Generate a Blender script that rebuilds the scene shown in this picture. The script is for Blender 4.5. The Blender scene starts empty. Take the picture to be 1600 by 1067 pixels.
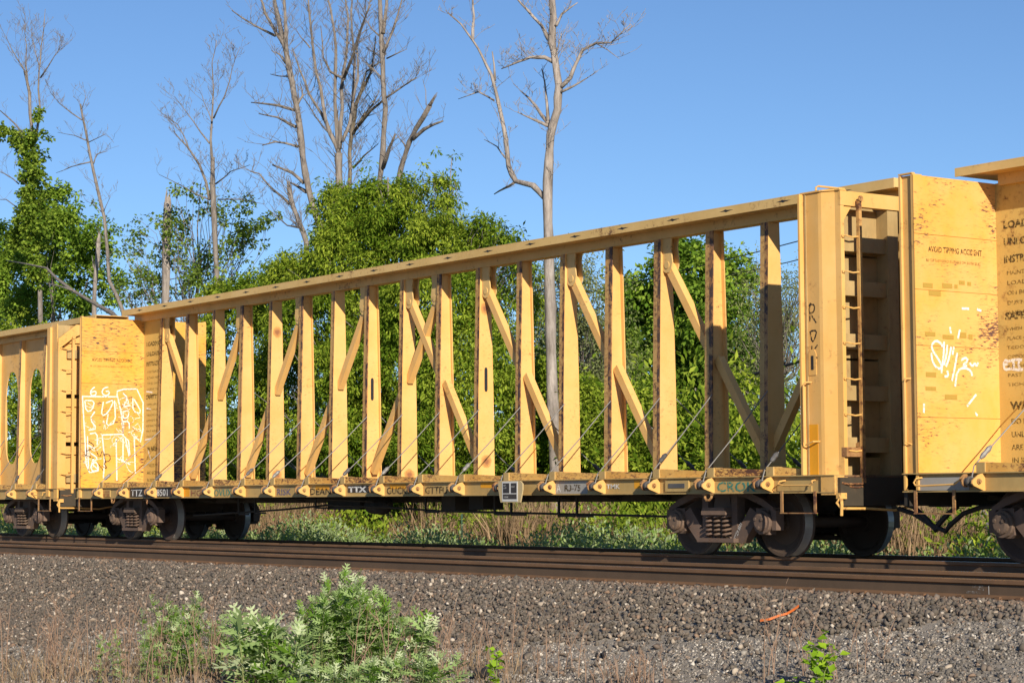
import bpy, math, random
import numpy as np
from mathutils import Vector, Matrix, noise as mnoise

# ---------------------------------------------------------------- camera, sky, sun, exposure
SC = bpy.context.scene
COL = SC.collection
RS = random.Random(7)
NR = np.random.default_rng(11)

F_PX, PITCH, YAW, ROLL = 3372.49, 0.0727, -0.953, -0.0056
CAM = np.array([42.649, -20.547, 0.793])
_fw = np.array([math.sin(YAW) * math.cos(PITCH), math.cos(YAW) * math.cos(PITCH), math.sin(PITCH)])
_rt = np.array([math.cos(YAW), -math.sin(YAW), 0.0])
_up = np.cross(_rt, _fw)
_r2 = _rt * math.cos(ROLL) + _up * math.sin(ROLL)
_u2 = -_rt * math.sin(ROLL) + _up * math.cos(ROLL)
cam_d = bpy.data.cameras.new('camera')
cam = bpy.data.objects.new('camera', cam_d)
COL.objects.link(cam)
cam.matrix_world = Matrix(((_r2[0], _u2[0], -_fw[0], CAM[0]), (_r2[1], _u2[1], -_fw[1], CAM[1]),
                           (_r2[2], _u2[2], -_fw[2], CAM[2]), (0, 0, 0, 1)))
cam_d.sensor_width = 36.0
cam_d.lens = F_PX / 1600 * 36.0
cam_d.clip_start = 0.5
cam_d.clip_end = 5000
SC.camera = cam

TO_SUN = Vector((1.0, -0.39, 0.43)).normalized()
SUN_EL = math.asin(TO_SUN.z)
SUN_AZ = math.atan2(TO_SUN.x, TO_SUN.y)
W = bpy.data.worlds.new('World')
SC.world = W
W.use_nodes = True
wn = W.node_tree
sky = wn.nodes.new('ShaderNodeTexSky')
sky.sky_type = 'NISHITA'
sky.sun_disc = False
sky.sun_elevation = SUN_EL
sky.sun_rotation = SUN_AZ
sky.altitude = 2200
sky.air_density = 1.0
sky.dust_density = 0.1
sky.ozone_density = 5.0
wn.nodes['Background'].inputs['Strength'].default_value = 0.095
wn.links.new(sky.outputs[0], wn.nodes['Background'].inputs['Color'])
sun_d = bpy.data.lights.new('sun', 'SUN')
sun_d.energy = 5.0
sun_d.angle = math.radians(0.5)
sun_d.color = (1.0, 0.90, 0.74)
sun = bpy.data.objects.new('sun', sun_d)
COL.objects.link(sun)
sun.rotation_euler = (-TO_SUN).to_track_quat('-Z', 'Y').to_euler()
SC.view_settings.view_transform = 'Standard'
SC.view_settings.look = 'None'
SC.view_settings.gamma = 1.0
SC.view_settings.use_curve_mapping = False
SC.view_settings.exposure = 0.31

# ---------------------------------------------------------------- picking real places along sight lines
def ray(u, v):
    return _fw + _r2 * (u - 800) / F_PX + _u2 * (533.5 - v) / F_PX
def onY(u, v, Y):
    q = ray(u, v); return CAM + q * ((Y - CAM[1]) / q[1])
def onX(u, v, X):
    q = ray(u, v); return CAM + q * ((X - CAM[0]) / q[0])
def proj(P):
    P = np.asarray(P, float) - CAM
    z = P @ _fw
    return 800 + F_PX * (P @ _r2) / z, 533.5 - F_PX * (P @ _u2) / z, z

# ---------------------------------------------------------------- mesh helpers
class MB:
    def __init__(s):
        s.v = []; s.f = []; s.m = []
    def add(s, vs, fs, mi=0):
        b = len(s.v); s.v += [tuple(map(float, p)) for p in vs]
        s.f += [tuple(b + i for i in f) for f in fs]; s.m += [mi] * len(fs)
        return s
    def box(s, x0, x1, y0, y1, z0, z1, mi=0):
        vs = [(x0, y0, z0), (x1, y0, z0), (x1, y1, z0), (x0, y1, z0), (x0, y0, z1), (x1, y0, z1), (x1, y1, z1), (x0, y1, z1)]
        return s.add(vs, [(0, 3, 2, 1), (4, 5, 6, 7), (0, 1, 5, 4), (1, 2, 6, 5), (2, 3, 7, 6), (3, 0, 4, 7)], mi)
    def hexa(s, vs, mi=0):
        return s.add(vs, [(0, 3, 2, 1), (4, 5, 6, 7), (0, 1, 5, 4), (1, 2, 6, 5), (2, 3, 7, 6), (3, 0, 4, 7)], mi)
    def prism(s, poly, axis, a, b, mi=0):
        # poly in the two other axes (ordered), extruded along axis from a to b
        n = len(poly)
        def P(p, t):
            return {'x': (t, p[0], p[1]), 'y': (p[0], t, p[1]), 'z': (p[0], p[1], t)}[axis]
        vs = [P(p, a) for p in poly] + [P(p, b) for p in poly]
        fs = [tuple(range(n))[::-1], tuple(range(n, 2 * n))] + [(i, (i + 1) % n, n + (i + 1) % n, n + i) for i in range(n)]
        return s.add(vs, fs, mi)
    def tube(s, pts, r, n=6, mi=0, cap=True):
        pts = [Vector(p) for p in pts]
        rs = r if isinstance(r, (list, tuple)) else [r] * len(pts)
        rings = []; prev = None
        for i, p in enumerate(pts):
            a = pts[max(i - 1, 0)]; c = pts[min(i + 1, len(pts) - 1)]
            t = (c - a)
            if t.length < 1e-9: t = Vector((0, 0, 1))
            t.normalize()
            if prev is None:
                w = Vector((0, 0, 1)) if abs(t.z) < .9 else Vector((1, 0, 0))
                x = t.cross(w).normalized()
            else:
                x = (prev - t * prev.dot(t))
                x = x.normalized() if x.length > 1e-6 else t.orthogonal().normalized()
            prev = x; y = t.cross(x)
            rings.append([p + (x * math.cos(2 * math.pi * k / n) + y * math.sin(2 * math.pi * k / n)) * rs[i] for k in range(n)])
        vs = [q for R in rings for q in R]; fs = []
        for i in range(len(pts) - 1):
            for k in range(n):
                k2 = (k + 1) % n
                fs.append((i * n + k, i * n + k2, (i + 1) * n + k2, (i + 1) * n + k))
        if cap:
            fs += [tuple(range(n))[::-1], tuple(range((len(pts) - 1) * n, len(pts) * n))]
        return s.add(vs, fs, mi)
    def lathe(s, prof, c, axis='y', n=24, mi=0, sgn=1):
        # prof: (offset along axis, radius)
        vs = []; fs = []
        for (o, r) in prof:
            for k in range(n):
                a = 2 * math.pi * k / n
                ca, sa = r * math.cos(a), r * math.sin(a)
                if axis == 'y': vs.append((c[0] + ca, c[1] + sgn * o, c[2] + sa))
                elif axis == 'x': vs.append((c[0] + sgn * o, c[1] + ca, c[2] + sa))
                else: vs.append((c[0] + ca, c[1] + sa, c[2] + o))
        for i in range(len(prof) - 1):
            for k in range(n):
                k2 = (k + 1) % n
                fs.append((i * n + k, i * n + k2, (i + 1) * n + k2, (i + 1) * n + k))
        if prof[0][1] > 1e-6: fs.append(tuple(range(n))[::-1])
        if prof[-1][1] > 1e-6: fs.append(tuple(range((len(prof) - 1) * n, len(prof) * n)))
        return s.add(vs, fs, mi)
    def mesh(s, name, mats, smooth=False):
        me = bpy.data.meshes.new(name)
        me.from_pydata(s.v, [], s.f)
        for m in (mats if isinstance(mats, (list, tuple)) else [mats]): me.materials.append(m)
        if any(s.m): me.polygons.foreach_set('material_index', s.m)
        if smooth: me.polygons.foreach_set('use_smooth', [True] * len(s.f))
        import bmesh
        bm = bmesh.new(); bm.from_mesh(me)
        bmesh.ops.recalc_face_normals(bm, faces=bm.faces[:])
        bm.to_mesh(me); bm.free()
        return me
    def build(s, name, mats, parent=None, loc=None, smooth=False):
        return put(name, s.mesh(name, mats, smooth), parent, loc)

def put(name, me, parent=None, loc=None):
    o = bpy.data.objects.new(name, me)
    COL.objects.link(o)
    if parent: o.parent = parent
    if loc is not None: o.location = loc
    return o
def tag(o, label=None, cat=None, group=None, kind=None):
    if label: o['label'] = label
    if cat: o['category'] = cat
    if group: o['group'] = group
    if kind: o['kind'] = kind
    return o
def empty(name, loc=(0, 0, 0)):
    o = bpy.data.objects.new(name, None); COL.objects.link(o); o.location = loc
    return o
def npmesh(name, V, F, mats, tint=None, smooth=False, mi=None):
    """V (n,3), F (m,k) of equal-sided faces."""
    V = np.ascontiguousarray(V, np.float32); F = np.ascontiguousarray(F, np.int32)
    me = bpy.data.meshes.new(name)
    me.vertices.add(len(V)); me.vertices.foreach_set('co', V.ravel())
    m, k = F.shape
    me.loops.add(m * k); me.loops.foreach_set('vertex_index', F.ravel())
    me.polygons.add(m); me.polygons.foreach_set('loop_start', np.arange(0, m * k, k, dtype=np.int32))
    for q in (mats if isinstance(mats, (list, tuple)) else [mats]): me.materials.append(q)
    if mi is not None: me.polygons.foreach_set('material_index', np.asarray(mi, np.int32))
    if smooth: me.polygons.foreach_set('use_smooth', np.ones(m, bool))
    if tint is not None:
        a = me.attributes.new('tint', 'FLOAT', 'POINT'); a.data.foreach_set('value', np.asarray(tint, np.float32))
    me.update(calc_edges=True)
    return me

# ---------------------------------------------------------------- materials
def newmat(name):
    m = bpy.data.materials.new(name); m.use_nodes = True
    nt = m.node_tree; b = nt.nodes['Principled BSDF']
    return m, nt, b
def N(nt, t, **kw):
    n = nt.nodes.new(t)
    for k, v in kw.items(): setattr(n, k, v)
    return n
def pos_noise(nt, scale, detail=4, rough=.6, sc=(1, 1, 1), off=(0, 0, 0)):
    g = N(nt, 'ShaderNodeNewGeometry'); mp = N(nt, 'ShaderNodeMapping'); mp.inputs['Scale'].default_value = sc
    mp.inputs['Location'].default_value = off
    nz = N(nt, 'ShaderNodeTexNoise'); nz.inputs['Scale'].default_value = scale
    nz.inputs['Detail'].default_value = detail; nz.inputs['Roughness'].default_value = rough
    nt.links.new(g.outputs['Position'], mp.inputs['Vector']); nt.links.new(mp.outputs[0], nz.inputs['Vector'])
    return nz.outputs['Fac']
def ramp(nt, fac, stops):
    r = N(nt, 'ShaderNodeValToRGB'); e = r.color_ramp.elements
    while len(e) < len(stops): e.new(.5)
    for q, (p, c) in zip(e, stops):
        q.position = p; q.color = (*c, 1) if len(c) == 3 else c
    nt.links.new(fac, r.inputs[0]); return r.outputs[0]
def mix(nt, fac, a, b, mode='MIX'):
    m = N(nt, 'ShaderNodeMix', data_type='RGBA', blend_type=mode)
    for s_, val in ((0, fac), (6, a), (7, b)):
        if isinstance(val, (int, float)): m.inputs[s_].default_value = val
        elif isinstance(val, tuple): m.inputs[s_].default_value = (*val, 1)
        else: nt.links.new(val, m.inputs[s_])
    return m.outputs[2]
def fmul(nt, a, b, op='MULTIPLY'):
    m = N(nt, 'ShaderNodeMath', operation=op)
    for i, val in enumerate((a, b)):
        if isinstance(val, (int, float)): m.inputs[i].default_value = val
        else: nt.links.new(val, m.inputs[i])
    return m.outputs[0]
BK, WH = (0, 0, 0), (1, 1, 1)
def bump(nt, b, fac, strength=.3, dist=.02):
    bp = N(nt, 'ShaderNodeBump'); bp.inputs['Strength'].default_value = strength; bp.inputs['Distance'].default_value = dist
    nt.links.new(fac, bp.inputs['Height']); nt.links.new(bp.outputs[0], b.inputs['Normal'])

def paint(name, base, base2, rust=(.085, .034, .022), rust2=(.20, .075, .03), chip=.66, chip_sc=(1, 1, 1), chip_scale=9, stain=.5, mid=.45, rough=.55, patch=.32, run=.25):
    """Weathered enamel: two tones of paint, rust chips, orange-brown stains round them, grime."""
    m, nt, b = newmat(name)
    c = mix(nt, ramp(nt, pos_noise(nt, 1.3, 5, .65), [(.38, BK), (.62, WH)]), base, base2)
    g = pos_noise(nt, 5, 6, .7, (1, 1, run), (3, 7, 1))
    c = mix(nt, fmul(nt, ramp(nt, g, [(.5, BK), (.8, WH)]), mid), c, tuple(v * .62 for v in base2))
    n1 = pos_noise(nt, chip_scale, 8, .72, chip_sc, (11, 2, 5))
    big = pos_noise(nt, 1.1, 3, .5, (1, 1, 1), (5, 9, 2))
    s_ = fmul(nt, n1, fmul(nt, fmul(nt, big, patch), -patch / 2, 'ADD'), 'ADD')
    c = mix(nt, fmul(nt, ramp(nt, s_, [(chip - .12, BK), (chip, WH)]), stain), c, rust2)
    c = mix(nt, ramp(nt, s_, [(chip, BK), (chip + .025, WH)]), c, rust)
    oi = N(nt, 'ShaderNodeObjectInfo')
    c = mix(nt, ramp(nt, oi.outputs['Random'], [(0, (.12, .12, .12)), (1, BK)]), c, (.30, .22, .12))
    nt.links.new(c, b.inputs['Base Color'])
    b.inputs['Roughness'].default_value = rough
    b.inputs['Specular IOR Level'].default_value = .3
    bump(nt, b, n1, .25, .004)
    return m

Y1, Y2 = (.74, .44, .15), (.71, .395, .11)
M = {}
M['yellow'] = paint('yellow paint', Y1, Y2, chip=.70, mid=.22)
M['post'] = paint('post paint', (.80, .475, .165), (.755, .42, .125), chip=.70, chip_sc=(1, 1, 1.7), chip_scale=13, mid=.16, run=.9, patch=.42, stain=.4)
M['panel'] = paint('bulkhead paint', (.79, .435, .13), (.78, .39, .07), chip=.63, chip_sc=(1, 1.2, 5.5), chip_scale=8.5, mid=.15, stain=.22, patch=.55, run=.6, rust=(.11, .055, .05))
M['panelworn'] = paint('worn bulkhead paint', (.78, .425, .11), (.78, .38, .05), chip=.585, chip_sc=(1, 1, 4), chip_scale=7, mid=.2, stain=.3, patch=.5, run=.6, rust=(.10, .05, .045))
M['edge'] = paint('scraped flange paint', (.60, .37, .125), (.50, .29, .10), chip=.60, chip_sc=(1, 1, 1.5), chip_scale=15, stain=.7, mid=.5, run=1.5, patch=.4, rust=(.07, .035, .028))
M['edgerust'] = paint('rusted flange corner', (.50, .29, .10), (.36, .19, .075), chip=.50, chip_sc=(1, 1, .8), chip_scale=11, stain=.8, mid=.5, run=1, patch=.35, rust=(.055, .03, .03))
M['riser'] = paint('scraped deck paint', (.70, .42, .12), (.64, .33, .07), chip=.585, chip_sc=(1.2, 1, 2.2), chip_scale=13, stain=.9, mid=.3, run=1, patch=.6)
M['sill'] = paint('sill paint', (.50, .345, .135), (.44, .29, .105), chip=.70, mid=.45, stain=.6)
M['chord'] = paint('chord paint', (.70, .47, .185), (.63, .41, .145), chip=.70, mid=.2, run=1, patch=.5, chip_scale=14)
M['rustypaint'] = paint('rusted paint', (.42, .24, .09), (.33, .17, .07), chip=.58, stain=.9, mid=.6)
M['backshade'] = paint('grimy paint', (.46, .33, .15), (.38, .26, .11), chip=.68, mid=.7)  # yellow paint dulled and darkened to carry the shade on the bulkhead backs
M['endpanel'] = paint('end panel paint', (.60, .42, .13), (.57, .385, .105), chip=.70, mid=.2, run=.7, patch=.4)
M['ladder'] = paint('ladder paint', (.62, .38, .13), (.50, .26, .085), chip=.60, stain=.8, mid=.4)
M['safety'] = paint('orange reflector', (.78, .36, .012), (.74, .32, .01), chip=.78, mid=.15)
M['black'] = paint('under frame black', (.018, .016, .015), (.03, .026, .022), rust=(.05, .035, .025), rust2=(.05, .035, .025), chip=.68, mid=.3, rough=.75)
M['truck'] = paint('cast truck steel', (.17, .112, .086), (.115, .078, .06), rust=(.06, .04, .03), rust2=(.2, .11, .07), chip=.66, mid=.4, rough=.8)
M['wheel'] = paint('wheel steel', (.085, .055, .042), (.06, .04, .032), rust=(.03, .022, .018), rust2=(.1, .05, .035), chip=.7, mid=.4, rough=.7)
M['rail'] = paint('rusty rail', (.185, .095, .05), (.13, .068, .037), rust=(.05, .03, .022), rust2=(.2, .085, .04), chip=.72, mid=.5, rough=.75)
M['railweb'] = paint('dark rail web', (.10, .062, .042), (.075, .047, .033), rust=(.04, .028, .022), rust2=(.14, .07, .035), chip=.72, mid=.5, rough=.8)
M['wood'] = paint('tie wood', (.085, .06, .045), (.06, .045, .036), rust=(.03, .022, .018), rust2=(.12, .07, .04), chip=.66, mid=.5, rough=.9)
M['deckwood'] = paint('deck plate', (.22, .15, .07), (.16, .1, .05), chip=.6, mid=.5, rough=.8)
M['patchblack'] = paint('black stencil patch', (.022, .022, .026), (.03, .03, .034), rust=(.5, .33, .1), rust2=(.12, .09, .05), chip=.74, mid=.2)
M['greypaint'] = paint('grey cover paint', (.36, .34, .31), (.31, .29, .26), chip=.72, mid=.4)
M['gunmetal'] = paint('grey fitting', (.10, .10, .105), (.07, .07, .075), chip=.7, mid=.3)

def flat(name, col, rough=.6, metal=0.0, var=.25, sc=6):
    m, nt, b = newmat(name)
    c = mix(nt, pos_noise(nt, sc, 5), tuple(v * (1 - var) for v in col), tuple(min(1, v * (1 + var)) for v in col))
    nt.links.new(c, b.inputs['Base Color']); b.inputs['Roughness'].default_value = rough; b.inputs['Metallic'].default_value = metal
    return m
M['steel'] = flat('polished steel', (.52, .50, .48), .28, 1.0)
M['tread'] = flat('worn wheel tread', (.46, .43, .40), .38, .4)
M['cable'] = flat('steel cable', (.24, .23, .215), .6, .3)
M['rubber'] = flat('black rubber', (.016, .016, .018), .6)
M['placard'] = flat('white placard', (.62, .60, .56), .5)
M['placardtan'] = flat('tan placard', (.50, .385, .20), .6)
M['plastic'] = flat('orange strip', (.62, .15, .03), .5)
M['clod'] = flat('charred wood', (.02, .018, .02), .9)
M['greenpost'] = flat('green post', (.04, .09, .06), .6)
M['chalk'] = flat('chalk', (.5, .48, .46), .9)

def lettering(name, col, wear):
    m, nt, b = newmat(name)
    nt.nodes.remove(b)
    d = N(nt, 'ShaderNodeBsdfDiffuse'); d.inputs[0].default_value = (*col, 1)
    t = N(nt, 'ShaderNodeBsdfTransparent'); mx = N(nt, 'ShaderNodeMixShader')
    f = ramp(nt, pos_noise(nt, 28, 6, .75), [(wear - .06, BK), (wear + .06, WH)])
    nt.links.new(f, mx.inputs[0]); nt.links.new(t.outputs[0], mx.inputs[1]); nt.links.new(d.outputs[0], mx.inputs[2])
    nt.links.new(mx.outputs[0], nt.nodes['Material Output'].inputs[0])
    return m
M['ink'] = lettering('black stencil', (.09, .062, .03), .47)
M['inkfaint'] = lettering('faded stencil', (.20, .125, .045), .46)
M['whiteink'] = lettering('white stencil', (.66, .65, .62), .42)
M['spray'] = lettering('white spray', (.80, .78, .74), .42)
M['sprayfaint'] = lettering('thin white spray', (.76, .72, .62), .47)
M['sprayb'] = lettering('black spray', (.03, .028, .03), .46)
M['sprayt'] = lettering('teal spray', (.05, .24, .20), .45)
M['sprayv'] = lettering('violet spray', (.15, .13, .22), .44)
M['sprayr'] = lettering('maroon spray', (.28, .12, .08), .46)
M['chalkink'] = lettering('chalk writing', (.42, .40, .38), .50)
M['tape'] = lettering('old tape', (.42, .27, .06), .34)

def stainmat():
    m, nt, b = newmat('rust stain')
    tc = N(nt, 'ShaderNodeTexCoord'); ln = N(nt, 'ShaderNodeVectorMath', operation='LENGTH'); nt.links.new(tc.outputs['Object'], ln.inputs[0])
    f = fmul(nt, fmul(nt, ln.outputs['Value'], -9.0), fmul(nt, pos_noise(nt, 22, 5, .7), .9), 'ADD')
    f = fmul(nt, f, .72, 'ADD')
    c = ramp(nt, f, [(.25, (.62, .33, .09)), (.6, (.55, .26, .08)), (.85, (.30, .12, .045))])
    nt.links.new(c, b.inputs['Base Color']); b.inputs['Roughness'].default_value = .8
    t = N(nt, 'ShaderNodeBsdfTransparent'); mx = N(nt, 'ShaderNodeMixShader')
    nt.links.new(ramp(nt, f, [(.10, BK), (.75, WH)]), mx.inputs[0]); nt.links.new(t.outputs[0], mx.inputs[1]); nt.links.new(b.outputs[0], mx.inputs[2])
    nt.links.new(mx.outputs[0], nt.nodes['Material Output'].inputs[0])
    return m
M['stain'] = stainmat()
def leafmat(name, c0, c1, under=None, trans=.35, rough=.65):
    m, nt, b = newmat(name)
    at = N(nt, 'ShaderNodeAttribute'); at.attribute_name = 'tint'
    c = mix(nt, at.outputs['Fac'], c0, c1)
    if under:
        g = N(nt, 'ShaderNodeNewGeometry')
        c = mix(nt, g.outputs['Backfacing'], c, mix(nt, at.outputs['Fac'], under, tuple(v * 1.25 for v in under)))
    nt.links.new(c, b.inputs['Base Color']); b.inputs['Roughness'].default_value = rough
    b.inputs['Specular IOR Level'].default_value = .12
    tr = N(nt, 'ShaderNodeBsdfTranslucent'); nt.links.new(mix(nt, .6, c, (.22, .34, .03), 'MIX'), tr.inputs[0])
    mx = N(nt, 'ShaderNodeMixShader'); mx.inputs[0].default_value = trans
    nt.links.new(b.outputs[0], mx.inputs[1]); nt.links.new(tr.outputs[0], mx.inputs[2])
    nt.links.new(mx.outputs[0], nt.nodes['Material Output'].inputs[0])
    return m
M['leaf_maple'] = leafmat('maple leaves', (.11, .21, .02), (.36, .50, .06))
M['leaf_vine'] = leafmat('box elder leaves', (.11, .19, .012), (.42, .50, .055))
M['leaf_ivy'] = leafmat('ivy leaves', (.09, .165, .016), (.34, .44, .055))
M['leaf_far'] = leafmat('far leaves', (.11, .18, .028), (.34, .44, .08))
M['leaf_grey'] = leafmat('grey leaves', (.18, .21, .085), (.38, .40, .18))
M['leaf_mug'] = leafmat('mugwort leaves', (.075, .18, .015), (.23, .40, .045), under=(.26, .36, .13), trans=.25)
M['leaf_mugpale'] = leafmat('pale mugwort leaves', (.20, .31, .09), (.40, .50, .24), under=(.42, .48, .28), trans=.25)
M['leaf_weed'] = leafmat('weed leaves', (.17, .28, .05), (.48, .58, .25), under=(.40, .48, .26), trans=.4)
M['leaf_bright'] = leafmat('lime leaves', (.15, .30, .015), (.32, .48, .03), trans=.35)
M['stem'] = flat('green stem', (.16, .19, .06), .7)
M['straw'] = leafmat('dry straw', (.17, .105, .06), (.40, .29, .18), trans=.15, rough=.8)
M['reed'] = leafmat('dry reeds', (.17, .105, .06), (.38, .26, .155), trans=.1, rough=.8)

def barkmat(name, c0, c1, sc=9):
    m, nt, b = newmat(name)
    n = pos_noise(nt, sc, 8, .7, (1, 1, .22))
    c = mix(nt, ramp(nt, n, [(.35, BK), (.62, WH)]), c0, c1)
    c = mix(nt, fmul(nt, ramp(nt, pos_noise(nt, 1.2, 4), [(.5, BK), (.7, WH)]), .5), c, tuple(.5 * (p + q) for p, q in zip(c0, (.2, .16, .12))))
    nt.links.new(c, b.inputs['Base Color']); b.inputs['Roughness'].default_value = .9
    bump(nt, b, n, .8, .04)
    return m
M['bark'] = barkmat('grey bark', (.11, .09, .075), (.27, .235, .205))
M['barkdead'] = barkmat('weathered dead wood', (.15, .125, .108), (.41, .355, .315), 6)
M['barkdark'] = barkmat('dark mossy bark', (.09, .075, .05), (.24, .2, .15))
M['twig'] = flat('twigs', (.20, .155, .125), .9)

# ---------------------------------------------------------------- ground
def sm(a, b, x):
    t = np.clip((x - a) / (b - a), 0, 1); return t * t * (3 - 2 * t)
def gz(x, y):
    x = np.asarray(x, float); y = np.asarray(y, float)
    z = -.83 + .62 * sm(-8.3, -5.55, y)
    z = np.where(y > 0, -.21 - .68 * sm(1.9, 3.6, y), z)
    und = .03 * np.sin(x * .9 + y * 1.7) + .02 * np.sin(x * 2.3 - y * 1.1)
    return z + und * sm(-5.6, -6.6, y) + 0.0 * x
def groundmat():
    m, nt, b = newmat('ground soil')
    n = pos_noise(nt, 14, 8, .75); big = pos_noise(nt, .8, 4)
    c = mix(nt, ramp(nt, n, [(.3, BK), (.7, WH)]), (.18, .152, .122), (.34, .295, .24))
    c = mix(nt, ramp(nt, pos_noise(nt, 55, 4, .8), [(.58, BK), (.66, WH)]), c, (.52, .47, .40))
    c = mix(nt, fmul(nt, ramp(nt, big, [(.45, BK), (.65, WH)]), .4), c, (.20, .175, .145))
    nt.links.new(c, b.inputs['Base Color']); b.inputs['Roughness'].default_value = .95
    bump(nt, b, n, .6, .03)
    return m
M['ground'] = groundmat()
def axis(parts):
    out = []
    for a, b, st in parts: out += list(np.arange(a, b, st))
    return np.array(out + [parts[-1][1]])
gx = axis([(-3000, -300, 300), (-300, -60, 20), (-60, 60, .6), (60, 300, 20), (300, 3000, 300)])
gy = axis([(-3000, -100, 300), (-100, -24, 6), (-24, 6, .2), (6, 60, 3), (60, 300, 30), (300, 3000, 300)])
GX, GY = np.meshgrid(gx, gy)
V = np.stack([GX.ravel(), GY.ravel(), gz(GX.ravel(), GY.ravel())], 1)
nx, ny = len(gx), len(gy)
I = np.arange(nx * ny).reshape(ny, nx)
F = np.stack([I[:-1, :-1].ravel(), I[:-1, 1:].ravel(), I[1:, 1:].ravel(), I[1:, :-1].ravel()], 1)
ground = put('ground', npmesh('ground', V, F, M['ground'], smooth=True))
tag(ground, kind='structure')

# railway tracks: train's track centred at y=0, clear track at y=-4.10
TRK = -4.10
def rail_mesh():
    pr = [(-.07, -.178), (.07, -.178), (.07, -.168), (.012, -.145), (.010, -.05), (.036, -.038), (.036, -.004), (.028, 0.0), (-.028, 0.0), (-.036, -.004), (-.036, -.038), (-.010, -.05), (-.012, -.145), (-.07, -.168)]
    mb = MB(); n = len(pr)
    xs = [-400, -100, -40, -20, 0, 15, 30, 60, 150]
    vs = [(x, p[0], p[1]) for x in xs for p in pr]; fs = []; mi = []
    for i in range(len(xs) - 1):
        for k in range(n):
            k2 = (k + 1) % n
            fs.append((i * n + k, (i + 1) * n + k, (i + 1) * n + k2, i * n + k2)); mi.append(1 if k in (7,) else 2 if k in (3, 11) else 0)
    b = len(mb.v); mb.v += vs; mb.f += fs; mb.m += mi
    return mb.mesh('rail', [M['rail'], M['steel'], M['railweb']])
rm = rail_mesh()
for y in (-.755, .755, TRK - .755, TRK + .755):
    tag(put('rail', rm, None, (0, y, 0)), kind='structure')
tie = MB().box(-.115, .115, -1.3, 1.3, -.36, -.181).mesh('tie', M['wood'])
for tc, x0, x1 in ((TRK, 4, 36), (0, 2, 36)):
    k = 0; x = x0
    while x < x1:
        o = put('tie', tie, ground, (x, tc + RS.uniform(-.03, .03), RS.uniform(-.004, 0))); x += .51
# rail anchors / clips along the near rail
anc = MB().box(-.03, .03, -.09, -.055, -.19, -.155).box(-.02, .05, -.082, -.06, -.20, -.17).mesh('rail_clip', M['rail'])
x = -2.0
while x < 34:
    put('rail_clip', anc, ground, (x + RS.uniform(-.03, .03), TRK - .755, 0)); x += .255 * RS.choice((1, 1, 2, 3))

# ---------------------------------------------------------------- ballast stones (countless)
def stones(name, P, size, tint, mat, kind8=False):
    if kind8:
        bv = np.array([(1, 0, 0), (-1, 0, 0), (0, 1, 0), (0, -1, 0), (0, 0, 1), (0, 0, -1)], float)
        bf = np.array([(0, 2, 4), (2, 1, 4), (1, 3, 4), (3, 0, 4), (2, 0, 5), (1, 2, 5), (3, 1, 5), (0, 3, 5)])
    else:
        t = (1 + 5 ** .5) / 2
        bv = np.array([(-1, t, 0), (1, t, 0), (-1, -t, 0), (1, -t, 0), (0, -1, t), (0, 1, t), (0, -1, -t), (0, 1, -t), (t, 0, -1), (t, 0, 1), (-t, 0, -1), (-t, 0, 1)]) / 1.9
        bf = np.array([(0, 11, 5), (0, 5, 1), (0, 1, 7), (0, 7, 10), (0, 10, 11), (1, 5, 9), (5, 11, 4), (11, 10, 2), (10, 7, 6), (7, 1, 8), (3, 9, 4), (3, 4, 2), (3, 2, 6), (3, 6, 8), (3, 8, 9), (4, 9, 5), (2, 4, 11), (6, 2, 10), (8, 6, 7), (9, 8, 1)])
    n = len(P); k = len(bv)
    v = np.repeat(bv[None], n, 0) * NR.uniform(.5, 1.3, (n, k, 1))
    v *= np.stack([NR.uniform(.7, 1.25, n), NR.uniform(.6, 1.1, n), NR.uniform(.4, .8, n)], 1)[:, None, :]
    # random rotation
    q = NR.normal(size=(n, 4)); q /= np.linalg.norm(q, axis=1)[:, None]
    w, a, b, c = q.T
    R = np.stack([1 - 2 * (b * b + c * c), 2 * (a * b - c * w), 2 * (a * c + b * w), 2 * (a * b + c * w), 1 - 2 * (a * a + c * c), 2 * (b * c - a * w), 2 * (a * c - b * w), 2 * (b * c + a * w), 1 - 2 * (a * a + b * b)], 1).reshape(n, 3, 3)
    v = np.einsum('nij,nkj->nki', R, v) * (size[:, None, None] / 2) + P[:, None, :]
    f = bf[None] + (np.arange(n) * k)[:, None, None]
    me = npmesh(name, v.reshape(-1, 3), f.reshape(-1, 3), mat, np.repeat(tint, k))
    return tag(put(name, me), kind='stuff')
def stonemat():
    m, nt, b = newmat('stones')
    at = N(nt, 'ShaderNodeAttribute'); at.attribute_name = 'tint'
    c = ramp(nt, at.outputs['Fac'], [(0, (.050, .042, .034)), (.22, (.095, .078, .060)), (.42, (.155, .126, .098)), (.55, (.12, .080, .055)), (.66, (.19, .155, .125)), (.76, (.25, .15, .09)), (.86, (.36, .29, .22)), (.95, (.48, .40, .31)), (1, (.60, .53, .44))])
    c = mix(nt, fmul(nt, pos_noise(nt, 30, 5, .7), .35), c, (.17, .14, .115))
    nt.links.new(c, b.inputs['Base Color']); b.inputs['Roughness'].default_value = .9
    return m
M['stone'] = stonemat()
def palestone():
    m, nt, b = newmat('pale gravel')
    at = N(nt, 'ShaderNodeAttribute'); at.attribute_name = 'tint'
    c = ramp(nt, at.outputs['Fac'], [(.3, (.06, .053, .046)), (.55, (.145, .127, .108)), (.75, (.235, .208, .178)), (.88, (.34, .305, .26)), (.93, (.21, .145, .10)), (1, (.56, .51, .44))])
    nt.links.new(c, b.inputs['Base Color']); b.inputs['Roughness'].default_value = .9
    return m
M['palestone'] = palestone()
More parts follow.
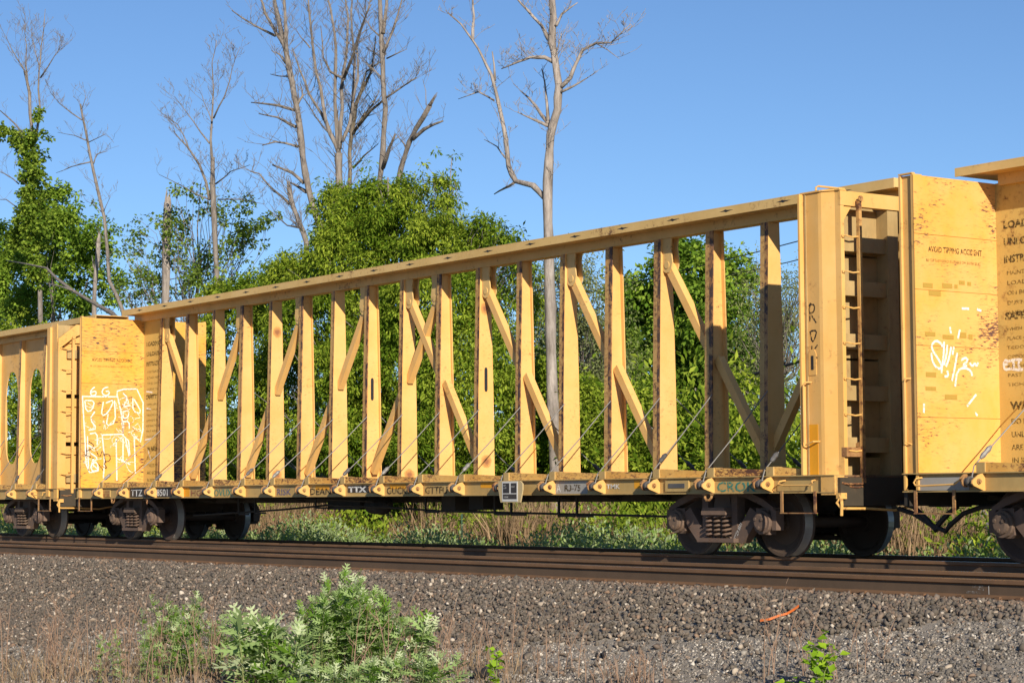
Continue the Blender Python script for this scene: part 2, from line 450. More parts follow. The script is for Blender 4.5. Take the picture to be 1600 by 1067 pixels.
# edge between the dark coarse ballast and the pale fine gravel path
def on_ground(u, v):
    q = ray(u, v); q = q / (q @ _fw); t = 8.0
    above = lambda t: (CAM + q * t)[2] - float(gz(*(CAM + q * t)[:2]))
    while above(t) > 0 and t < 90: t += .1
    lo, hi = t - .1, t
    for _ in range(20):
        m = (lo + hi) / 2
        if above(m) > 0: lo = m
        else: hi = m
    return CAM + q * lo
_e = [(-60, 985), (60, 1010), (150, 985), (300, 962), (420, 968), (520, 1005), (700, 1010), (900, 1003), (1100, 998), (1250, 1000), (1400, 985), (1500, 968), (1620, 962)]
def visible_pts(n, x0, x1, y0, y1):
    P = np.stack([NR.uniform(x0, x1, n), NR.uniform(y0, y1, n)], 1)
    z = gz(P[:, 0], P[:, 1]); P = np.column_stack([P, z])
    u, v, d = proj(P)
    k = (u > -60) & (u < 1680) & (v > 820) & (v < 1110) & (d > 3)
    return P[k], d[k]
def pale_side(P):
    u, v, d = proj(P)
    ve = np.interp(u, [e[0] for e in _e], [e[1] for e in _e])
    wob = 6 * np.sin(P[:, 0] * 1.3) * np.sin(P[:, 0] * .47 + 1)
    return v > ve + wob + NR.normal(0, 4, len(P))
P, D = visible_pts(330000, -12, 34, -15, -5.02)
keep = NR.uniform(size=len(P)) < np.clip(40 / D, .35, 1) * 1.0
P, D = P[keep], D[keep]
pale = pale_side(P)
A = P[~pale | (NR.uniform(size=len(P)) < .10)]
tint = NR.beta(1.6, 2.6, len(A)) * .95; lightk = NR.uniform(size=len(A)) < .055; tint[lightk] = NR.uniform(.8, 1, lightk.sum())
rust_ = (A[:, 1] > -5.5) & (NR.uniform(size=len(A)) < .6); tint[rust_] = NR.uniform(.5, .78, rust_.sum())
sz = NR.uniform(.03, .078, len(A)) * np.where(NR.uniform(size=len(A)) < .03, 1.5, 1); A = A.copy(); A[:, 2] += NR.uniform(-.02, .034, len(A))
stones('ballast_stones', A, sz, tint, M['stone'])
B = P[pale]
B = np.repeat(B, 2, 0) + np.column_stack([NR.normal(0, .06, (len(B) * 2, 2)), np.zeros(len(B) * 2)])
B[:, 2] = gz(B[:, 0], B[:, 1])
tint = np.clip(NR.uniform(.25, 1, len(B)) + .10 * np.sin(B[:, 0] * 1.9) * np.sin(B[:, 1] * 2.7 + B[:, 0]), 0, 1) ** .75
sz = NR.uniform(.014, .05, len(B)) * np.where(NR.uniform(size=len(B)) < .08, 1.8, 1)
stones('path_gravel', B, sz, tint, M['palestone'], True)
# ballast between and beyond the tracks
C_ = np.stack([NR.uniform(-14, 34, 9000), NR.uniform(-4.6, 1.7, 9000)], 1); C_ = np.column_stack([C_, gz(C_[:, 0], C_[:, 1])])
stones('track_ballast', C_, NR.uniform(.04, .07, len(C_)), NR.beta(1.5, 2.7, len(C_)), M['stone'], True)

# ================================================================ the flat cars
LEN = 22.25                     # between bulkheads
YS = 1.473                      # half width
def pc(i): return 11.125 + (i - 7.5) * 1.189     # post centre
ZT = 4.80                       # underside of the top plate
WINCH_X = [1.12, 2.31, 3.6, 4.78, 6.03, 7.28, 8.39, 9.63, 10.85, 12.11, 13.29, 14.49, 15.71, 16.89, 18.1, 19.33, 20.49, 21.67]

def post_mesh(ibeam, w=.13):
    """Tapered upright: deep at the deck, slim under the chord; local x centred."""
    mb = MB(); zb, zt = 1.07, 4.66
    yb, yt = .172, .105
    h = w / 2
    zm = 2.6; ym = .152
    prof = [(zb, yb), (zm, ym), (zt, yt)]
    if ibeam:
        for (z0, y0), (z1, y1) in zip(prof, prof[1:]):
            t = .018
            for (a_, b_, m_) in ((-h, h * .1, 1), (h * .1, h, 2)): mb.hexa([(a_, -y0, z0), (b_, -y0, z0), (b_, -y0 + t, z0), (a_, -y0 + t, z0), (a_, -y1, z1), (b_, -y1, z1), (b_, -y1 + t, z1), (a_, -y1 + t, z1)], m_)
            mb.hexa([(-h, y0 - t, z0), (h, y0 - t, z0), (h, y0, z0), (-h, y0, z0), (-h, y1 - t, z1), (h, y1 - t, z1), (h, y1, z1), (-h, y1, z1)], 0)
            mb.hexa([(h * .2 - .012, -y0 + t, z0), (h * .2, -y0 + t, z0), (h * .2, y0 - t, z0), (h * .2 - .012, y0 - t, z0), (h * .2 - .012, -y1 + t, z1), (h * .2, -y1 + t, z1), (h * .2, y1 - t, z1), (h * .2 - .012, y1 - t, z1)], 0)
    else:
        for (z0, y0), (z1, y1) in zip(prof, prof[1:]):
            vs = [(-h, -y0, z0), (h, -y0, z0), (h, y0, z0), (-h, y0, z0), (-h, -y1, z1), (h, -y1, z1), (h, y1, z1), (-h, y1, z1)]
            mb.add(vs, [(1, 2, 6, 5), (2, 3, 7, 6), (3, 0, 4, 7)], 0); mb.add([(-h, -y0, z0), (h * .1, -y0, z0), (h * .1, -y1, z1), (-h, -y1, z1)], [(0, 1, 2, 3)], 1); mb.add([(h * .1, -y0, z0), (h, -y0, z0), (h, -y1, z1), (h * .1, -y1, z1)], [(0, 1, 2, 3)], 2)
        mb.add([(-h, -yt, zt), (h, -yt, zt), (h, yt, zt), (-h, yt, zt)], [(0, 1, 2, 3)], 0)
    return mb.mesh('post', [M['post'], M['edge'], M['edgerust']])
PM = {(a, w): post_mesh(a, w) for a in (True, False) for w in (.13, .165)}
DOUB = MB().prism([(-.004, .58), (.05, .58), (.05, 1.0), (-.004, 1.0)], 'x', 0, .01).mesh('doubler_plate', M['post'])

def brace_mesh(dx, z0, z1, d=1):
    """Channel from (0, z0) to (dx, z1)."""
    L = math.hypot(dx, z1 - z0); ux, uz = dx / L, (z1 - z0) / L
    nx_, nz_ = -uz, ux
    h, y = .062, (.058 if d > 0 else .053)
    vs = []
    for s_ in (0, L):
        for (a, b) in ((-h, -y), (h, -y), (h, y), (-h, y)):
            vs.append((ux * s_ + nx_ * a, b, z0 + uz * s_ + nz_ * a))
    mb = MB().hexa(vs)
    return mb.mesh('brace', M['post'])

def gusset_mesh(d):
    """Rounded plate at the head of a post, d = +1 hangs toward +x."""
    pts = [(0, 4.66), (0, 4.22), (d * .03, 4.17), (d * .09, 4.14), (d * .16, 4.15), (d * .21, 4.20), (d * .24, 4.30), (d * .22, 4.42), (d * .20, 4.52), (d * .23, 4.66)]
    mb = MB().prism(pts, 'y', -.075, -.055).prism(pts, 'y', .055, .075)
    mb.prism([(d * .09, 4.66), (d * .09, 4.50), (d * .10, 4.50), (d * .10, 4.66)], 'y', -.055, .055)
    for yy in (-.075, .075):
        mb.lathe([(0, .055), (.012, .055), (.012, .0)], (d * .12, yy, 4.26), 'y', 12, 0, -1 if yy < 0 else 1)
    return mb.mesh('gusset', M['chord'])
GM = {1: gusset_mesh(1), -1: gusset_mesh(-1)}

def text_obj(name, s, size, origin, right, up, mat, parent, xs=.8, align='LEFT', bold=0.0):
    cu = bpy.data.curves.new(name, 'FONT'); cu.body = s; cu.size = size; cu.align_x = align; cu.offset = bold
    cu.resolution_u = 2
    o = bpy.data.objects.new(name, cu); COL.objects.link(o)
    bpy.context.view_layer.update()
    me = bpy.data.meshes.new_from_object(o.evaluated_get(bpy.context.evaluated_depsgraph_get()))
    bpy.data.objects.remove(o); bpy.data.curves.remove(cu)
    R, U = Vector(right), Vector(up); O = Vector(origin)
    me.name = name
    me.transform(Matrix.Identity(4))
    for v in me.vertices: v.co = O + R * (v.co.x * xs) + U * v.co.y
    me.materials.clear(); me.materials.append(mat)
    return put(name, me, parent)

def ribbon(mb, pts3, w, nrm):
    nrm = Vector(nrm); P = [Vector(p) for p in pts3]
    # soften the polyline
    for _ in range(1):
        if len(P) > 2:
            Q = [P[0]]
            for a, b in zip(P, P[1:]): Q += [a.lerp(b, .25), a.lerp(b, .75)]
            P = Q + [P[-1]]
    vs = []
    for i, p in enumerate(P):
        t = (P[min(i + 1, len(P) - 1)] - P[max(i - 1, 0)])
        if t.length < 1e-6: t = Vector((0, 0, 1))
        s_ = nrm.cross(t.normalized()) * (w / 2)
        vs += [p - s_, p + s_]
    mb.add(vs, [(2 * i, 2 * i + 1, 2 * i + 3, 2 * i + 2) for i in range(len(P) - 1)])

def stroke_graffiti(name, lines, fn, w, nrm, mat, parent, off):
    """lines of sight points put on the painted face by fn; off = parent's place."""
    mb = MB()
    for i, L in enumerate(lines):
        pts = [Vector(fn(*p)) - Vector(off) + Vector(nrm) * (.0025 + .0004 * (i % 5)) for p in L]
        ribbon(mb, pts, w, nrm)
    me = mb.mesh(name, mat)
    return put(name, me, parent)

# ---- winch
def winch_proto():
    out = {}
    pts = [(-1.438, 1.052), (-1.48, 1.058), (-1.54, 1.045), (-1.65, .975), (-1.655, .94), (-1.63, .915), (-1.438, .85)]
    out['bracket'] = MB().prism(pts, 'x', 0, .022).mesh('bracket', M['yellow'])
    out['drum'] = MB().lathe([(0, .048), (.05, .048), (.05, .066), (.08, .066), (.08, .048), (.17, .048)], (0, -1.55, .965), 'x', 14).mesh('drum', M['gunmetal'])
    out['bolt'] = MB().lathe([(0, .034), (.014, .034), (.014, .02), (.035, .02), (.035, .0)], (0, -1.55, .965), 'x', 12).mesh('bolt', M['rustypaint'])
    out['ratchet'] = MB().lathe([(0, .07), (.016, .07), (.016, .0)], (0, -1.55, .965), 'x', 10).mesh('ratchet', M['rustypaint'])
    out['guard'] = MB().prism([(-1.438, 1.054), (-1.53, 1.054), (-1.60, 1.0), (-1.56, .93), (-1.438, .90)], 'x', 0, .016).mesh('guard_plate', M['rustypaint'])
    return out
WP = winch_proto()
def winch(parent, x, rusty=False):
    root = put('winch', WP['bracket'], parent, (x - .06, 0, 0))
    for nm, key, dx in (('bolt', 'bolt', .022), ('drum', 'drum', -.17), ('ratchet', 'ratchet', -.19), ('guard_plate', 'guard', -.235)):
        put(nm, WP[key], root, (dx, 0, 0))
    return root

def cable(parent, xw, xp, side, zp=2.25, tb=0.0):
    mb = MB()
    p0 = Vector((xw - .14, side * 1.56, .99)); p0b = Vector((xw - .17, side * 1.475, 1.15)); p1 = Vector((xp + .075, side * .15, zp))
    mid = p0b.lerp(p1, .5) + Vector((0, 0, -.02))
    mb.tube([p0, p0b, p0b.lerp(p1, .25) + Vector((0, 0, -.012)), mid, p1], .0085, 5)
    o = mb.build('cable', M['cable'], parent)
    if tb > 0:
        a = p0b.lerp(p1, tb); b = p0b.lerp(p1, tb + .10)
        t = MB().tube([a, a.lerp(b, .25), a.lerp(b, .5), a.lerp(b, .75), b], [.02, .035, .03, .036, .018], 8)
        t.build('turnbuckle', M['gunmetal'] if RS.random() < .6 else M['cable'], o)
    return o

# ---- truck (bogie)
def coil(x, y, z0, z1, r, wire, turns, n=12):
    pts = []
    for i in range(int(turns * n) + 1):
        a = 2 * math.pi * i / n
        pts.append((x + r * math.cos(a), y + r * math.sin(a), z0 + (z1 - z0) * i / (turns * n)))
    return MB().tube(pts, wire, 6)
WR = .457
def truck_protos():
    P = {}
    prof = [(-.07, .0), (-.07, .11), (-.03, .12), (-.015, .30), (-.05, .375), (-.068, .41), (-.068, .452), (.03, .460), (.06, .466), (.068, .482), (.088, .484), (.092, .46), (.085, .41), (.04, .37), (.03, .13), (.08, .11), (.08, .0)]
    mb = MB().lathe(prof, (0, 0, 0), 'y', 40)
    n = 40
    # polished tread faces (the rings between profile points 6..8)
    me = mb.mesh('wheel', [M['wheel'], M['tread']])
    for p in me.polygons:
        r = [math.hypot(me.vertices[i].co.x, me.vertices[i].co.z) for i in p.vertices]
        y = [me.vertices[i].co.y for i in p.vertices]
        if min(r) > .45 and max(y) < .065: p.material_index = 1
    P['wheel'] = me
    P['axle'] = MB().lathe([(-1.15, .0), (-1.15, .075), (1.15, .075), (1.15, .0)], (0, 0, 0), 'y', 14).mesh('axle', M['wheel'])
    # bearing cap
    b = MB().lathe([(0, .155), (.10, .165), (.12, .16), (.12, .125), (.15, .12), (.165, .09), (.165, .0)], (0, 0, 0), 'y', 20, 0, -1)
    for k in range(3):
        a = 2 * math.pi * k / 3 + .5
        b.lathe([(0, .024), (.03, .024), (.03, .0)], (.075 * math.cos(a), -.15, .075 * math.sin(a)), 'y', 6, 0, -1)
    P['bearing_cap'] = b.mesh('bearing_cap', M['truck'])
    sf = MB(); h = .07
    def bar(poly): sf.prism(poly, 'y', -h, h)
    bar([(-1.08, .60), (-.86, .68), (-.5, .80), (.5, .80), (.86, .68), (1.08, .60), (1.08, .66), (.88, .77), (.5, .89), (-.5, .89), (-.88, .77), (-1.08, .66)])    # top chord
    bar([(-.98, .65), (-.74, .65), (-.74, .34), (-.80, .30), (-.98, .30)])  # pedestal inner jaw left... outer jaws below
    bar([(.74, .65), (.98, .65), (.98, .30), (.80, .30), (.74, .34)])
    for d in (-1, 1):
        bar([(d * .74, .60), (d * .62, .66), (d * .28, .26), (d * .36, .18), (d * .46, .18), (d * .74, .46)])   # diagonal arm
        bar([(d * .24, .86), (d * .36, .86), (d * .36, .24), (d * .24, .24)])     # column
        bar([(d * 1.02, .65), (d * 1.13, .62), (d * 1.13, .36), (d * 1.05, .36)])
    bar([(-.46, .18), (.46, .18), (.40, .25), (-.40, .25)])                       # spring seat
    sf.box(-.38, .38, -.16, .10, .19, .245)
    P['side_frame'] = sf.mesh('side_frame', M['truck'])
    P['bolster_end'] = MB().prism([(-.22, .66), (.22, .66), (.25, .60), (.25, .56), (-.25, .56), (-.25, .60)], 'y', -1.27, 1.27).prism([(-.18, .66), (.18, .66), (.15, .80), (-.15, .80)], 'y', -1.10, 1.10).mesh('truck', M['truck'])
    P['spring'] = coil(0, 0, .25, .56, .062, .0165, 5.2).mesh('spring', M['truck'], True)
    P['shoe'] = MB().prism([(-.09, -.16), (.0, -.2), (.06, 0), (.0, .2), (-.09, .16), (-.04, 0)], 'y', -.05, .05).mesh('brake_shoe', M['black'])
    P['plate'] = MB().box(-.05, .05, -.008, 0, -.035, .035).mesh('end_cap_plate', M['gunmetal'])
    return P
TP = truck_protos()
def truck(parent, x, lettered=False):
    root = put('truck', TP['bolster_end'], parent, (x, 0, 0))
    for dx in (-.889, .889):
        put('axle', TP['axle'], root, (dx, 0, WR))
        for d in (-1, 1):
            w = put('wheel', TP['wheel'], root, (dx, d * .755, WR))
            if d > 0: w.rotation_euler = (0, 0, math.pi)
            c = put('bearing_cap', TP['bearing_cap'], root, (dx, d * 1.08, WR + .01))
            if d > 0: c.rotation_euler = (0, 0, math.pi)
            put('brake_shoe', TP['shoe'], root, (dx + (-.50 if dx > 0 else .50), d * .76, WR - .02)).rotation_euler = (0, 0 if dx > 0 else math.pi, 0)
    for d in (-1, 1):
        put('side_frame', TP['side_frame'], root, (0, d * 1.08, 0))
        for sx in (-.17, 0, .17):
            put('spring', TP['spring'], root, (sx, d * 1.17, 0))
            put('spring', TP['spring'], root, (sx * 1.0, d * 1.05, 0))
    # brake beam between wheels
    MB().box(-.28, -.22, -.8, .8, .3, .4).box(.22, .28, -.8, .8, .3, .4).box(-.6, .6, -.05, .05, .28, .36).build('brake_beam', M['black'], root)
    return root

def rod(mb, pts, r=.011, n=6): mb.tube(pts, r, n)

def stirrup(parent, x, w=.62):
    mb = MB()
    rod(mb, [(x, -1.44, .86), (x, -1.47, .60), (x + .03, -1.48, .585), (x + w - .03, -1.48, .585), (x + w, -1.47, .60), (x + w, -1.44, .86)], .014)
    mb2 = MB().box(x - .022, x + .022, -1.49, -1.475, .60, .87).box(x + w - .022, x + w + .022, -1.49, -1.475, .60, .87).box(x - .022, x + w + .022, -1.50, -1.46, .583, .597)
    return mb2.build('stirrup_step', M['rustypaint'], parent)

def hook(parent, x):
    mb = MB(); rod(mb, [(x - .07, -1.45, .85), (x - .065, -1.47, .79), (x - .03, -1.475, .76), (x + .03, -1.475, .76), (x + .065, -1.47, .79), (x + .07, -1.45, .85)], .018, 7)
    mb.box(x - .11, x - .05, -1.48, -1.44, .83, .858).box(x + .05, x + .11, -1.48, -1.44, .83, .858)
    return mb.build('jacking_hook', M['rustypaint'], parent)

def grab_iron(parent, pts, mat=None, r=.011):
    mb = MB(); rod(mb, pts, r)
    return mb.build('grab_iron', mat or M['yellow'], parent)

def bulkhead_left(car, top=4.695, dp=.25, face='panel'):
    """Bulkhead whose load face looks to +x at local x = 0."""
    root = MB().box(-.05, -.012, -YS + .01, YS - .01, 1.06, top).build('bulkhead', M['yellow'], car)
    zs = [1.075, 1.75, 2.62, 3.30, 3.98, top]
    for a, b in zip(zs, zs[1:]):
        for y0, y1 in ((-YS, -.004), (.004, YS)):
            MB().box(-.012, 0, y0, y1, a + .003, b - .003).build('face_sheet', M[face], root)
    for s_ in (-1, 1):
        e = MB()
        y0, y1 = sorted((s_ * YS, s_ * (YS - .16)))
        yw0, yw1 = sorted((s_ * (YS - .035), s_ * (YS - .05)))
        e.box(-.05, -.0125, y0 + (.003 if s_ < 0 else 0), y1 - (.003 if s_ > 0 else 0), .87, top + .012)
        e.box(-dp + .03, -.05, yw0, yw1, .87, top - .0)
        e.box(-dp, -dp + .03, y0, y1, .87, top + .004)
        e.box(-dp, -.02, *sorted((s_ * (YS + .004), s_ * (YS - .05))), top + .012, top + .03)
        e.build('side_post', M['yellow'], root)
    hb = MB()
    for z in (1.5, 2.3, 3.1, 3.9): hb.box(-dp + .02, -.05, -YS + .16, YS - .16, z, z + .16)
    hb.box(-dp + .02, -.05, -YS + .16, YS - .16, top - .18, top)
    hb.build('back_rib', M['yellow'], root)
    return root

def bulkhead_right(car, top=4.695, chamfer=False):
    """Bulkhead at local x = LEN whose braced back looks to +x."""
    X0, X1 = LEN, LEN + .55
    root = MB().box(X0, X0 + .03, -YS + .06, YS - .06, 1.06, top).build('bulkhead', M['backshade'], car)
    for s_ in (-1, 1):
        e = MB()
        def yy(a, b): return sorted((s_ * a, s_ * b))
        if chamfer:
            e.box(X0 - .055, X0 + .10, *yy(YS, YS - .06), .90, top - .06)          # inner flange
            e.box(X0 + .10, X0 + .36, *yy(YS - .05, YS - .07), .90, top + .0)     # recessed web
            e.box(X0 + .36, X1, *yy(YS, YS - .19), .80, top - .55)     # outer stile
        else:
            # hat section: thin outstanding flange, flat web, bevelled outer corner
            e.prism([(X0 - .055, s_ * YS), (X0 - .022, s_ * YS), (X0 - .022, s_ * 1.40), (X0 + .25, s_ * 1.40), (X0 + .30, s_ * 1.39), (X0 + .46, s_ * 1.305), (X1, s_ * 1.295), (X1, s_ * 1.235), (X0 - .055, s_ * 1.235)], 'z', 1.076, top)
            e.box(X0 + .30, X1 - .002, *yy(YS - .002, 1.24), .82, 1.075)
            e.prism([(X0 - .06, s_ * 1.42), (X0 + .29, s_ * 1.42), (X0 + .47, s_ * 1.32), (X1 + .01, s_ * 1.32), (X1 + .01, s_ * 1.22), (X0 - .06, s_ * 1.22)], 'z', top + .001, top + .022)
        e.build('side_post', M['yellow'], root)
    tb = MB()
    if chamfer:
        tb.prism([(-YS + .03, top - .55), (-YS + .36, top - .30), (-YS + .5, top - .24), (0, top - .24), (0, top - .02), (-YS + .42, top - .02), (-YS, top - .34), (-YS, top - .55)], 'x', X1 - .05, X1 + .004)
        tb.box(X0 + .03, X1 - .05, -YS + .5, YS, top - .12, top - .02)
    else:
        tb.box(X1 - .10, X1 + .006, -1.30, 1.30, top - .19, top - .004)
        for s_ in (-1, 1):
            tb.prism([(s_ * 1.236, top - .19), (s_ * 1.08, top - .19), (s_ * 1.236, top - .40)], 'x', X1 - .06, X1 - .02)
    tb.build('top_beam', M['yellow'], root)
    for z in ((1.36, 2.02, 2.68, 3.36, 3.93) if not chamfer else (1.2, 3.9)):
        for s_ in (-1, 1):
            y0, y1 = sorted((s_ * 1.237, s_ * .44))
            r = MB().box(X1 - .215, X1 - .055, y0, y1, z, z + .19)
            r.build('back_rib', M['backshade'], root)
    for s_ in (-1, 1):
        y0, y1 = sorted((s_ * .44, s_ * .25))
        MB().box(X0 + .03, X1 - .02, y0, y1, 1.06, top - .195).build('back_post', M['backshade'], root)
    if chamfer:
        # closed back close behind the stile, in three sheets with dark gaps between
        for za, zb_ in ((1.06, 1.98), (2.08, 3.02), (3.12, top - .25)):
            MB().box(X1 - .16, X1 - .13, -YS + .192, YS - .192, za, zb_).build('back_sheet', M['yellow'], root)
            MB().box(X1 - .13, X1 - .08, -YS + .192, -.442, zb_ - .17, zb_ + .01).build('back_rib', M['yellow'], root)
    else:
        for za, zb_ in ((1.06, 1.30), (1.36, 2.54), (2.57, 3.88), (3.91, top - .195)):
            MB().box(X1 - .25, X1 - .22, -1.236, -.442, za, zb_).build('back_sheet', M['backshade'], root)
            MB().box(X1 - .25, X1 - .22, .442, 1.236, za, zb_).build('back_sheet', M['backshade'], root)
    # ladder
    ly = -1.15 if chamfer else -1.02
    lx = X1 + .055; ry = -1.40 if chamfer else -1.27
    ld = MB()
    ld.box(lx - .03, lx + .022, ly - .025, ly + .025, .97, top - (.30 if chamfer else .12))
    ld.lathe([(0, .04), (.02, .04), (.02, .0)], (lx + .022, ly, top - (.30 if chamfer else .10)), 'x', 10)
    ld.box(X1 - .2, lx, ly - .02, ly + .02, top - (.34 if chamfer else .16), top - (.30 if chamfer else .12)).box(X0 + .2, lx - .03, ly - .02, ly + .02, 1.40, 1.43)
    lad = ld.build('ladder_rail', M['yellow' if chamfer else 'ladder'], root)
    for k in range(8):
        z = 4.11 - .455 * k
        r = MB(); rod(r, [(X1 - .01, ry, z + .004), (lx, ry + .015, z), (lx, (ly + ry) / 2, z - .014), (lx, ly - .01, z)], .012)
        r.lathe([(0, .022), (.02, .022), (.02, 0)], (X1 + .001, ry, z), 'x', 8)
        r.build('ladder_rung', M['yellow'] if k < 7 else M['rustypaint'], root)
    return root

def sill_and_deck(car, x0, x1, near_x0=None):
    for s_ in (-1, 1):
        def yy(a, b): return sorted((s_ * a, s_ * b))
        m = MB()
        m.box(x0, x1, *yy(1.42, 1.438), .86, 1.06)
        m.box(x0, x1, *yy(1.30, 1.485), 1.0605, 1.074)
        m.box(x0, x1, *yy(1.36, 1.478), .845, .8595)
        m.build('side_sill', M['sill'], car)
    MB().box(x0, x1, -1.30, 1.30, 1.045, 1.069).build('deck', M['deckwood'], car)
    u = MB()
    u.box(x0 + .3, x1 - .3, -.32, .32, .74, .98)                       # centre sill
    X = x0 + .6
    while X < x1 - .3:
        u.prism([(-1.40, .93), (-.32, .76), (.32, .76), (1.40, .93), (1.40, 1.044), (-1.40, 1.044)], 'x', X, X + .02); X += 1.189
    u.box(x0 + .3, x1 - .3, -1.30, -1.28, .86, 1.04)
    u.build('under_frame', M['black'], car)
    return

def risers(car, xs, xend):
    xs = list(xs) + [xend]
    for a, b in zip(xs, xs[1:]):
        l, r = a - .13, b - .17
        if r - l < .1: continue
        h = RS.uniform(-.008, .008)
        m = MB().prism([(l, 1.0745), (r, 1.0745), (r, 1.145 + h), (l + .12, 1.185 + h), (l, 1.185 + h)], 'y', -1.476, -1.33)
        m.v = [(x_, y_ + (.10 * (x_ - l) / (r - l) if y_ < -1.4 else 0), z_) for x_, y_, z_ in m.v]
        m.box(l - .002, l + .13, -1.484, -1.32, 1.0755, 1.189 + h, 1)
        m.build('deck_riser', [M['riser'], M['sill']], car)

def face_sill(u, v): return onY(u, v, -1.438)

# ---------------- middle car
car = empty('flatcar', (0, 0, 0))
tag(car, 'yellow centre-beam flatcar in the middle, complete from bulkhead to bulkhead with zigzag braces', 'railway wagon', 'yellow centre-beam flatcars')
sill_and_deck(car, -.27, LEN + .55)
risers(car, WINCH_X, 22.4)
# top chord: plate with a fascia each side, box beam below, slots in the fascia
ch = MB()
c0, c1 = -.32, LEN + .62
ch.box(c0, c1, -.40, .40, 4.905, 4.92)
ch.box(c0, c1, -.10, .10, 4.66, 4.80, 0)
ch.box(c0, c1, -.40 + .014, .40 - .014, 4.80, 4.815)
ch.box(c0, c0 + .015, -.385, .385, 4.815, 4.905)
ch.box(c1 - .015, c1, -.385, .385, 4.815, 4.905)
chord = ch.build('top_chord', M['chord'], car)
fa = MB()
fa.box(c0, c1, -.40, -.387, 4.79, 4.904).box(c0, c1, .387, .40, 4.79, 4.904)
fa.build('fascia', M['chord'], chord)
for i in range(0, 19):
    xx = .55 + i * 1.189
    for y in (-.4025,):
        MB().prism([(xx - .14, 4.855), (xx - .05, 4.866), (xx - .02, 4.878), (xx + .02, 4.866), (xx + .15, 4.858), (xx + .04, 4.846), (xx, 4.836), (xx - .04, 4.848)], 'y', y, y + .004).build('chord_slot', M['rubber'], chord)
for i in range(-1, 17):
    wide = i >= 12
    put('post', PM[(i % 2 == 0 and i >= 0, .165 if wide else .13)], car, (pc(i), 0, 0))
# braces: left half lean one way, right half the other
def brace(i_top, d, mid, bot=True):
    xt, xm, xb = pc(i_top) + d * .12, pc(i_top + d), pc(i_top + 2 * d) - d * .07
    put('brace', brace_mesh(xm - d * .065 - xt, 4.30, 2.86, d), car, (xt, 0, 0))
    if bot: put('brace', brace_mesh(xb - xm - d * .065, 2.80, 1.28, d), car, (xm + d * .065, 0, 0))
    put('gusset', GM[d], car, (pc(i_top) + d * .065, 0, 0))
for i in (2, 4, 6, 8): brace(i, -1, 2.8)
for i in (7, 9, 11, 13): brace(i, 1, 2.8)
brace(-1, 1, 2.8, False)
put('brace', brace_mesh(-1.05, 2.80, 1.28), car, (pc(15) + .95, 0, 0))
# slots punched in two posts
for i in (6, 9):
    me = MB()
    pts = [(-.03, 2.62), (-.022, 2.59), (0, 2.58), (.022, 2.59), (.03, 2.62), (.03, 2.95), (.022, 2.98), (0, 2.99), (-.022, 2.98), (-.03, 2.95)]
    me.prism(pts, 'x', 0, .003)
    me.build('post_slot', M['rubber'], car, (pc(i) + (.066 if i % 2 else .0142), 0, 0))
for i, z, r in ((7, 1.22, .12), (9, 1.42, .15), (9, 3.98, .14), (3, 1.28, .13), (3, 4.05, .12)):
    yy_ = np.interp(z, [1.07, 2.6, 4.66], [.172, .152, .105])
    n_ = 14; ry = yy_ * .8
    m_ = MB().add([(0, math.cos(2 * math.pi * k / n_) * ry, math.sin(2 * math.pi * k / n_) * r * 1.2) for k in range(n_)], [tuple(range(n_))])
    h_ = (.165 if i >= 12 else .13) / 2
    put('rust_stain', m_.mesh('rust_stain', M['stain']), car, (pc(i) + (h_ if i % 2 else h_ * .2) + .003, 0, z))
bl = bulkhead_left(car, dp=.11, face='panelworn')
br = bulkhead_right(car)
# web panels joining the end posts to the bulkheads
ep = MB().box(.0, pc(-1) - .065, -.02, .02, 1.07, 4.66).build('end_panel', M['endpanel'], car)
MB().box(pc(16) + .065, LEN, -.02, .02, 1.07, 4.66).build('end_panel', M['yellow'], car)
for k, xw in enumerate(WINCH_X): winch(car, xw)
TB = {2: .05, 3: .0, 5: .10, 6: .05, 8: .06, 11: .08, 12: 0, 13: 0, 15: .13, 17: .10, 0: .08, 9: .06}
for k in range(18):
    ip = max(-1, min(16, k - 1))
    cable(car, WINCH_X[k], pc(ip), -1, 2.28, TB.get(k, 0))
    if k % 2 == 1 or k > 13: cable(car, WINCH_X[k], pc(ip), 1, 2.28, .08)
truck(car, 1.93); truck(car, 1.93 + 18.288)
cx_ = onY(232, 770, -1.5)[0]
lk = MB()
for k in range(4):
    z = 1.0 - k * .075
    e = [(cx_ + (.022 * math.cos(t) if k % 2 else 0), -1.53 + (0 if k % 2 else .022 * math.cos(t)), z + .045 * math.sin(t)) for t in np.linspace(0, 2 * math.pi, 9)]
    lk.tube(e, .008, 5)
lk.build('chain', M['rustypaint'], car)
# brake rigging below the deck
bg = MB()
bg.lathe([(0, .0), (0, .15), (.35, .17), (.5, .13), (.62, .05), (.62, 0)], (10.55, -.75, .70), 'x', 16)
bg.build('brake_cylinder', M['black'], car)
for q in ((9.3, 10.4, -.9, -.4, .62, .86), (12.9, 13.3, -.85, -.4, .60, .86), (13.7, 14.1, -.85, -.45, .62, .86)): MB().box(*q).build('air_reservoir', M['black'], car)
rd = MB()
rod(rd, [(4.2, -.95, .50), (7.8, -.95, .62), (9.4, -.95, .70), (11.4, -.95, .66), (13.0, -.95, .60), (19.0, -.95, .53)], .02)
rod(rd, [(6.2, -1.0, .84), (9.5, -1.0, .80), (11.0, -1.0, .76)], .016)
for X in (6.1, 6.75, 9.0, 12.6, 14.6, 15.05, 16.3, 16.75):
    zz = float(np.interp(X, [4.2, 7.8, 9.4, 11.4, 13, 19], [.5, .62, .7, .66, .6, .53])) - .03
    rd.box(X - .02, X + .02, -.98, -.955, zz, .86); rd.box(X + .0, X + .4, -.98, -.955, zz - .015, zz + .015)
rd.build('brake_rod', M['black'], car)
